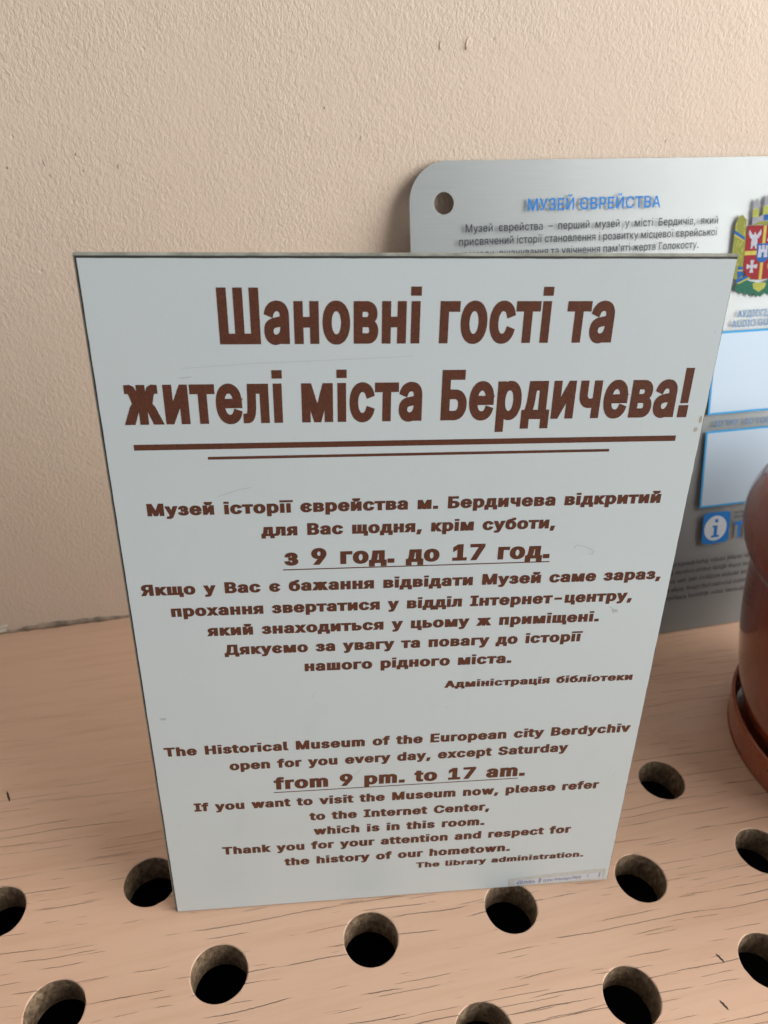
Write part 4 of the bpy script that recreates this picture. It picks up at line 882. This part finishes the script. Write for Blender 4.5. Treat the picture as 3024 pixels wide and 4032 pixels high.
tag(L.build("paragraph_lettering", M_BROWN, sign), "English paragraph of bold brown text")

# strip of clear tape over a printed slip, bottom right corner
L = Letters(YF - 0.00006)
L.poly([(159.6, 5.9), (159.2, 3.0), (159.8, 0.3), (163.0, 0.25), (208.3, 0.5), (208.1, 8.3), (190, 7.6), (175, 6.9)])
tape = L.build("tape_strip", M_TAPE, sign)
L = Letters(YF - 0.00010)
L.poly([(162.5, 1.0), (206.8, 1.5), (206.4, 6.0), (162.3, 4.4)])
L.build("paper_slip", M_SLIP, tape)
L = Letters(YF - 0.00014)
rng = random.Random(3)
for xa, xb, za, hh in ((163.6, 166.6, 1.5, 2.6), (167.2, 172.6, 1.65, 2.2), (174.6, 176.0, 1.9, 3.0), (177.0, 181.6, 2.0, 2.1), (182.6, 190.6, 2.3, 2.0), (191.4, 196.2, 2.7, 2.2), (199.3, 199.9, 2.9, 2.4)):
    scribble(L, xa, xb + 1, za, hh, rng, word=(xb - xa, xb - xa + 0.1), gap=9, pitch=0.75, sw=0.42)
L.poly([(204.9, 2.2), (205.5, 2.2), (205.7, 6.0), (205.1, 6.0)])
L.build("faded_print", M_FADEINK, tape)


def smudge(pts, width, mat, name="scratch"):
    L = Letters(YF - 0.00004)
    for (xa, za), (xb, zb) in zip(pts, pts[1:]):
        d = math.hypot(xb - xa, zb - za); nx, nz = -(zb - za) / d * width / 2, (xb - xa) / d * width / 2
        L.poly([(xa + nx, za + nz), (xb + nx, zb + nz), (xb - nx, zb - nz), (xa - nx, za - nz)])
    return L.build(name, mat, sign)


def blob(cx, cz, rx, rz, mat, seed, name="scuff"):
    rg = random.Random(seed); L = Letters(YF - 0.00004)
    L.poly([(cx + rx * rg.uniform(0.55, 1.1) * math.cos(a * math.pi / 9), cz + rz * rg.uniform(0.55, 1.1) * math.sin(a * math.pi / 9)) for a in range(18)])
    return L.build(name, mat, sign)


smudge([(168.5, 189.9), (169.5, 191.5), (172.0, 191.0), (174.5, 189.9), (176.6, 188.6), (176.4, 187.2), (174.6, 187.6)], 0.22, M_SCRATCH)
smudge([(36.0, 216.0), (40.0, 217.3), (44.0, 218.6), (48.0, 219.2)], 0.20, M_SCRATCH)
smudge([(28.0, 262.2), (50.0, 263.6), (80.0, 264.6), (104.0, 265.6)], 0.10, M_SCRATCH)
smudge([(27.0, 259.0), (31.0, 259.4)], 0.25, M_SCRATCH)
smudge([(84.0, 80.0), (87.0, 83.5)], 0.18, M_SCRATCH)
blob(189.2, 160.5, 1.5, 1.1, M_SCRATCH, 2)
smudge([(186.8, 162.6), (188.8, 161.2)], 0.3, M_SCRATCH)
blob(6.2, 117.0, 1.6, 0.8, M_SCRATCH, 5)
blob(208.6, 241.5, 0.8, 1.6, M_CHIP, 8, "edge_chip")
blob(207.6, 237.6, 1.0, 1.1, M_CHIP, 9, "edge_chip")
for cx, wd, sd in ((33, 1.8, 1), (71, 1.0, 2), (118, 1.6, 3), (128, 0.8, 4), (161, 1.2, 5), (197, 1.4, 6)):
    rg = random.Random(sd); bm = bmesh.new()
    zt = H + 0.00105
    vv = [bm.verts.new((cx / 1000 + math.cos(a * math.pi / 5) * wd / 1000 * rg.uniform(0.6, 1), 0.0019 + math.sin(a * math.pi / 5) * 0.0005 * rg.uniform(0.6, 1), zt)) for a in range(10)]
    bm.faces.new(vv)
    obj("edge_nick", bm, M_SLIP, sign)
# folding card strut on the back that keeps it upright
bm = bmesh.new()
v = [bm.verts.new(p) for p in ((0.075, T + 0.0002, 0.205), (0.135, T + 0.0002, 0.205), (0.155, 0.066, 0.0098), (0.055, 0.066, 0.0098))]
r = bmesh.ops.extrude_face_region(bm, geom=[bm.faces.new(v)])
for q in r['geom']:
    if isinstance(q, bmesh.types.BMVert):
        q.co.y += 0.002
bmesh.ops.recalc_face_normals(bm, faces=bm.faces)
obj("strut", bm, M_BACK, sign)

# ================================================================== METAL PLAQUE
y0, y1, z1 = 0.1262, 0.2135, 0.2873
e = Vector((0, y1 - y0, z1)).normalized(); nb_ = Vector((0, e.z, -e.y))
mt = Matrix((Vector((1, 0, 0)), nb_, e)).transposed().to_4x4()
mt.translation = Vector((0.158, y0, 0.0006))
plaque = empty("information_plaque", mt)
tag(plaque, "silver metal plaque with rounded corner, blue title and crest, leaning against the wall", "plaque")
PW, PH = 424.0, 301.5
hole = (17.2, 280.4, 5.7)


def sheet(name, x0, x1, z0, z1, rad, ya, yb, mat, hr, smooth_edge=True):
    """flat sheet with rounded corners and a bolt hole in each upper corner"""
    outer = rrect(x0, x1, z0, z1, rad, 10)
    hs = [circle(hole[0], hole[1], hr, n=48), circle(x1 - 19.0, hole[1], hr, n=48), circle(hole[0], 19, hr, n=48), circle(x1 - 19.0, 19, hr, n=48)]
    vv, ee = [], []
    for lp in [outer] + hs:
        s = len(vv); vv += [Vector(p) for p in lp]; ee += [(s + i, s + (i + 1) % len(lp)) for i in range(len(lp))]
    ov, oe, of, *_ = delaunay_2d_cdt(vv, ee, [], 1, 1e-6)
    ff = []
    for f in of:
        cx = sum(ov[i].x for i in f) / len(f); cz = sum(ov[i].y for i in f) / len(f)
        if all(math.hypot(cx - sum(p[0] for p in h) / len(h), cz - sum(p[1] for p in h) / len(h)) > hr * 0.98 for h in hs):
            ff.append(tuple(f))
    # keep only the faces inside the rounded outline
    V = [(v.x / 1000, ya, v.y / 1000) for v in ov]; n = len(V)
    V += [(v.x / 1000, yb, v.y / 1000) for v in ov]
    F = []
    for f in ff:
        F.append(f); F.append(tuple(n + i for i in f[::-1]))
    for lp, flip in [(outer, False)] + [(h, True) for h in hs]:
        s = len(V)
        V += [(x / 1000, ya, z / 1000) for x, z in lp] + [(x / 1000, yb, z / 1000) for x, z in lp]
        m = len(lp)
        for i in range(m):
            j = (i + 1) % m
            q = (s + i, s + m + i, s + m + j, s + j)
            F.append(q if not flip else q[::-1])
    return obj(name, (V, F, [0] * len(F)), mat, plaque)


sheet("metal_plate", -2.0, PW, 0.0, PH, 21.0, 0.0, 0.0016, M_STEEL, hole[2])
GAP = -0.0020
# clear acrylic front, carrying the print
sheet("clear_cover", -1.6, PW - 0.4, 0.3, PH - 0.3, 20.7, GAP, GAP + 0.0012, M_CLEAR, hole[2] + 0.2)
YP = GAP - 0.00006
L = Letters(YP)
L.line("МУЗЕЙ ЄВРЕЙСТВА", 64.7, 146.2, 275.3, 275.2, 6.3, 0.012, 0.010, 0.02)
L.build("title_lettering", M_BLUEINK, plaque)
L = Letters(YP)
PX, PY = 0.007, 0.006
L.line("Музей  єврейства  –  перший  музей  у  місті  Бердичів,  який", 28.7, 184.6, 265.2, 265.4, 4.1, PX, PY, 0.012)
L.line("присвячений історії становлення і розвитку місцевої єврейської", 24.9, 185.0, 258.4, 258.9, 4.1, PX, PY, 0.012)
L.line("громади, вшанування та увічнення пам'яті жертв Голокосту.", 24.9, 172.9, 251.7, 252.2, 4.1, PX, PY, 0.012)
L.build("paragraph_lettering", M_BLACKINK, plaque)
# right-hand column
L = Letters(YP)
L.line("АУДІОГІД /", 204.0, 231.5, 210.7, 210.4, 4.1, 0.010, 0.008, 0.012)
L.build("column_lettering", M_SLATEINK, plaque); L = Letters(YP)
L.line("AUDIO GUIDE", 200.5, 235.0, 204.7, 204.9, 4.1, 0.010, 0.008, 0.012)
L.build("column_lettering", M_SLATEINK, plaque); L = Letters(YP)
L.line("3D ТУР / 3D TOUR", 194.6, 238.6, 143.2, 142.7, 3.7, 0.010, 0.008, 0.012)
L.build("column_lettering", M_SLATEINK, plaque)


def frame(x0, x1, z0, z1, t):
    L = Letters(YP); L.poly(rrect(x0, x1, z0, z1, 0.6, 3)); f_ = L.build("blue_frame", M_SKYINK, plaque)
    L = Letters(YP - 0.00005); L.poly([(x0 + t, z0 + t), (x1 - t, z0 + t), (x1 - t, z1 - t), (x0 + t, z1 - t)])
    L.build("white_panel", M_PANELWHITE, f_)


frame(189.4, 240.6, 151.0, 202.8, 1.3)
frame(189.4, 240.6, 89.0, 140.4, 1.3)
# information mark
L = Letters(YP); L.poly(rrect(193.3, 213.6, 62.8, 84.9, 3.2)); logo = L.build("information_mark", M_BLUEINK, plaque)
L = Letters(YP - 0.00005); L.poly(circle(203.0, 73.6, 8.4, 8.8)); disc = L.build("white_disc", M_LOGOWHITE, logo)
L = Letters(YP - 0.00010)
L.poly([(202.3, 77.6), (204.6, 77.6), (204.6, 80.0), (202.3, 80.0)])
L.poly([(201.9, 68.6), (204.4, 68.6), (204.4, 75.6), (200.8, 75.6), (200.8, 74.2), (201.9, 74.2)])
L.poly([(200.2, 67.2), (206.2, 67.2), (206.2, 68.6), (200.2, 68.6)])
L.build("letter", M_BLUEINK, logo)
L = Letters(YP)
L.line("ТІЦ", 217.5, 240.0, 65.0, 65.0, 11.4, 0.030, 0.022, 0.02, slant=0.0)
L.build("blue_lettering", M_BLUEINK, plaque)
L = Letters(YP); rng = random.Random(9)
for z, h in ((82.3, 2.0), (79.3, 2.0)):
    scribble(L, 216.8, 244, z, h, rng)
for i, z in enumerate((49.6, 43.6, 37.4, 31.2, 25.2)):
    scribble(L, 150.0, 262.0, z, 3.0, rng, word=(6, 16), gap=1.6, pitch=1.15, sw=0.62)
L.build("small_print", M_GREYINK, plaque)

# ---- coat of arms (flat coloured print)
CR = [plain("crest_" + n, tuple(q * 0.8 for q in c), 0.6, spec=0.15, grain=0.12, gscale=500) for n, c in (
    ("red", (0.33, 0.020, 0.030)), ("yellow", (0.62, 0.52, 0.10)), ("blue", (0.015, 0.13, 0.42)), ("silver", (0.55, 0.57, 0.66)),
    ("olive", (0.30, 0.32, 0.06)), ("green", (0.025, 0.16, 0.10)), ("stone", (0.36, 0.37, 0.42)), ("lime", (0.47, 0.50, 0.10)))]
RED, YEL, BLU, SIL, OLI, GRN, STO, LIM = range(8)
L = Letters(YP); AX = 217.0


def both(pts, mi, dy=0.0):
    L.poly(pts, mi, dy); L.poly([(2 * AX - x, z) for x, z in pts], mi, dy)


d1, d2, d3, d4 = -0.00004, -0.00008, -0.00012, -0.00016
rng = random.Random(21)
# wheat sheaves
both([(196.0, 249), (196.6, 240), (199.5, 233), (204.4, 233), (205, 245), (204.2, 260), (203.8, 267), (200.6, 270), (198.2, 268.6), (196.4, 264.0)], OLI)
for i in range(22):
    x, z = rng.uniform(196.4, 203.0), rng.uniform(240, 266.5)
    both([(x, z - 1.6), (x + 0.55, z - 0.3), (x + 0.1, z + 1.6), (x - 0.5, z - 0.2)], LIM, d1)
both([(196.2, 261.2), (196.8, 261.2), (203.6, 257.2), (203.6, 255.4), (196.2, 259.4)], BLU, d2)
both([(196.2, 259.4), (203.6, 255.4), (203.6, 254.5), (196.2, 258.5)], YEL, d2)
both([(201.4, 241.0), (204.4, 240.2), (205.0, 235.6), (201.6, 233.4), (200.8, 237.0)], BLU, d2)
both([(200.6, 238.6), (204.6, 238.6), (204.6, 237.9), (200.6, 237.9)], YEL, d3)
# oak leaves below
both([(199.6, 228.4), (201.8, 225.6), (204.6, 225.8), (206.0, 223.7), (208.6, 225.2), (210.6, 222.6), (213.0, 224.8), (215.4, 222.0), (217.0, 223.0), (217.0, 230.2), (212.0, 231.4), (206.0, 233.2), (201.0, 231.0)], GRN)
both([(200.4, 231.6), (203.0, 231.4), (210.0, 234.6), (209.4, 235.6), (203.0, 233.8), (200.4, 233.4)], BLU, d1)
both([(200.4, 231.0), (203.0, 230.6), (210.6, 233.8), (210.0, 234.6), (203.0, 231.6)], LIM, d2)
both([(212.2, 230.4), (217.0, 230.8), (217.0, 225.0), (215.0, 226.4), (213.2, 227.2)], LIM, d1)
# crown of walls and towers
both([(207.6, 264.0), (217.0, 264.4), (217.0, 270.4), (211.4, 268.4), (207.8, 268.0)], STO)
both([(208.0, 263.6), (217.0, 264.2), (217.0, 266.0), (212.0, 265.6)], OLI, d1)
both([(207.6, 268.2), (211.6, 268.2), (211.6, 273.2), (207.6, 272.6)], LIM, d1)
both([(207.9, 272.9), (211.2, 273.2), (211.4, 276.6), (210.4, 278.2), (209.0, 278.6), (207.9, 276.8)], STO, d2)
L.poly([(214.4, 269.6), (219.6, 269.6), (219.6, 274.4), (214.4, 274.4)], LIM, d1)
L.poly([(214.8, 274.6), (219.2, 274.6), (219.4, 279.0), (217.6, 280.6), (216.2, 280.2), (214.8, 278.6)], STO, d2)
both([(215.4, 266.4), (217.0, 266.4), (217.0, 269.8), (215.4, 269.4)], BLU, d3)
for zz in (270.0, 271.6):
    both([(207.8, zz), (211.4, zz), (211.4, zz + 0.25), (207.8, zz + 0.25)], OLI, d2)
# shield
half = [(AX, 263.7), (204.6, 263.5), (204.4, 241.0), (205.2, 238.0), (207.2, 235.2), (210.2, 233.4), (214.0, 232.5), (AX, 232.3)]
both(half, RED, d2)
both([(AX, 263.5), (AX - 1.0, 263.5), (AX - 1.0, 232.6), (AX, 232.5)], YEL, d3)
both([(204.6, 249.3), (216.0, 249.3), (216.0, 246.9), (204.5, 246.9)], YEL, d3)
# inner blue shield with a white castle
both([(212.8, 253.3), (AX, 253.3), (AX, 242.2), (214.6, 243.0), (213.2, 244.3), (212.8, 245.6)], BLU, d4)
d5, d6 = -0.00020, -0.00024
both([(213.6, 245.4), (216.2, 245.4), (216.2, 248.0), (AX, 248.4), (AX, 252.4), (216.0, 252.2), (216.0, 250.0), (215.3, 250.0), (215.4, 252.0), (213.7, 252.2), (214.0, 250.6)], SIL, d5)
# figure with raised wings, white cross, sun, rider
AX0 = AX; AX = 210.4
both([(210.4, 259.8), (209.9, 259.6), (209.8, 258.6), (209.0, 258.2), (206.4, 261.4), (206.1, 258.8), (207.6, 256.4), (208.6, 256.0), (208.2, 254.0), (208.5, 252.4), (208.2, 250.6), (209.3, 250.4), (209.8, 252.0), (210.4, 252.2)], SIL, d3)
for a in range(4):
    ca, sa = math.cos(a * math.pi / 2), math.sin(a * math.pi / 2)
    L.poly([(210.4 + x * ca - z * sa, 240.3 + x * sa + z * ca) for x, z in ((0, 0), (0.65, 0.65), (1.35, 3.6), (-1.35, 3.6), (-0.65, 0.65))], SIL, d3)
AX = AX0
pts = []
for i in range(24):
    r_ = 2.6 if i % 2 == 0 else 1.6
    pts.append((223.3 + r_ * math.cos(i * math.pi / 12), 240.2 + r_ * math.sin(i * math.pi / 12)))
L.poly(pts, YEL, d3)
L.poly([(219.0, 254.6), (219.8, 254.4), (220.6, 256.2), (222.2, 256.0), (222.8, 253.8), (223.8, 253.8), (224.0, 256.2), (226.0, 254.0), (226.6, 254.6), (225.6, 257.6), (226.6, 259.2), (224.2, 259.6), (223.4, 261.6), (222.2, 261.4), (222.0, 258.6), (220.4, 257.6)], SIL, d3)
L.build("coat_of_arms", CR, plaque)

# ================================================================== POT ON ITS SAUCER
PC = (0.394, 0.011)
out_prof = smooth_profile([(0.0, 0.0042), (0.050, 0.0042), (0.0605, 0.0046), (0.0645, 0.0080), (0.0700, 0.0175), (0.0765, 0.0310), (0.0820, 0.0470), (0.0880, 0.072), (0.0914, 0.093), (0.0930, 0.108), (0.0936, 0.1200), (0.0930, 0.1255)], 6)
rim_prof = smooth_profile([(0.0930, 0.1255), (0.0965, 0.1258), (0.1005, 0.1285), (0.1036, 0.1345), (0.1050, 0.1415), (0.1045, 0.149), (0.1020, 0.1565), (0.0985, 0.1605), (0.0950, 0.1600), (0.0930, 0.1570), (0.0915, 0.149), (0.0905, 0.135), (0.0900, 0.128)], 5)
m0 = Matrix.Translation((PC[0], PC[1], 0.0))
pot = empty("flower_pot", Matrix.Translation((PC[0], PC[1], 0.0)))
tag(pot, "reddish brown glossy terracotta flower pot with thick rounded rim standing in a saucer", "pot")
obj("body", lathe(out_prof), M_POT, pot, smooth=True)
obj("rim", lathe(rim_prof), M_POT, pot, smooth=True)
bm = lathe([(0.0903, 0.131), (0.07, 0.1345), (0.03, 0.137), (0.0, 0.1375)], 64)
for v in bm.verts:
    v.co.z += 0.0012 * math.sin(v.co.x * 410) * math.cos(v.co.y * 370)
obj("soil", bm, M_SOIL, pot, smooth=True)
sp = [(0.0, 0.0003), (0.069, 0.0003), (0.0742, 0.0006), (0.0756, 0.0020), (0.0768, 0.0080), (0.0781, 0.0160), (0.0785, 0.0195), (0.0783, 0.0215), (0.0773, 0.0222), (0.0764, 0.0215), (0.0759, 0.0190), (0.0745, 0.0090), (0.0725, 0.0042), (0.068, 0.0036), (0.0, 0.0036)]
sc = obj("saucer", lathe(smooth_profile(sp, 4)), M_SAUCER, None, smooth=True)
sc.location = (PC[0], PC[1], 0.0)
tag(sc, "orange terracotta saucer under the flower pot on the shelf", "saucer")
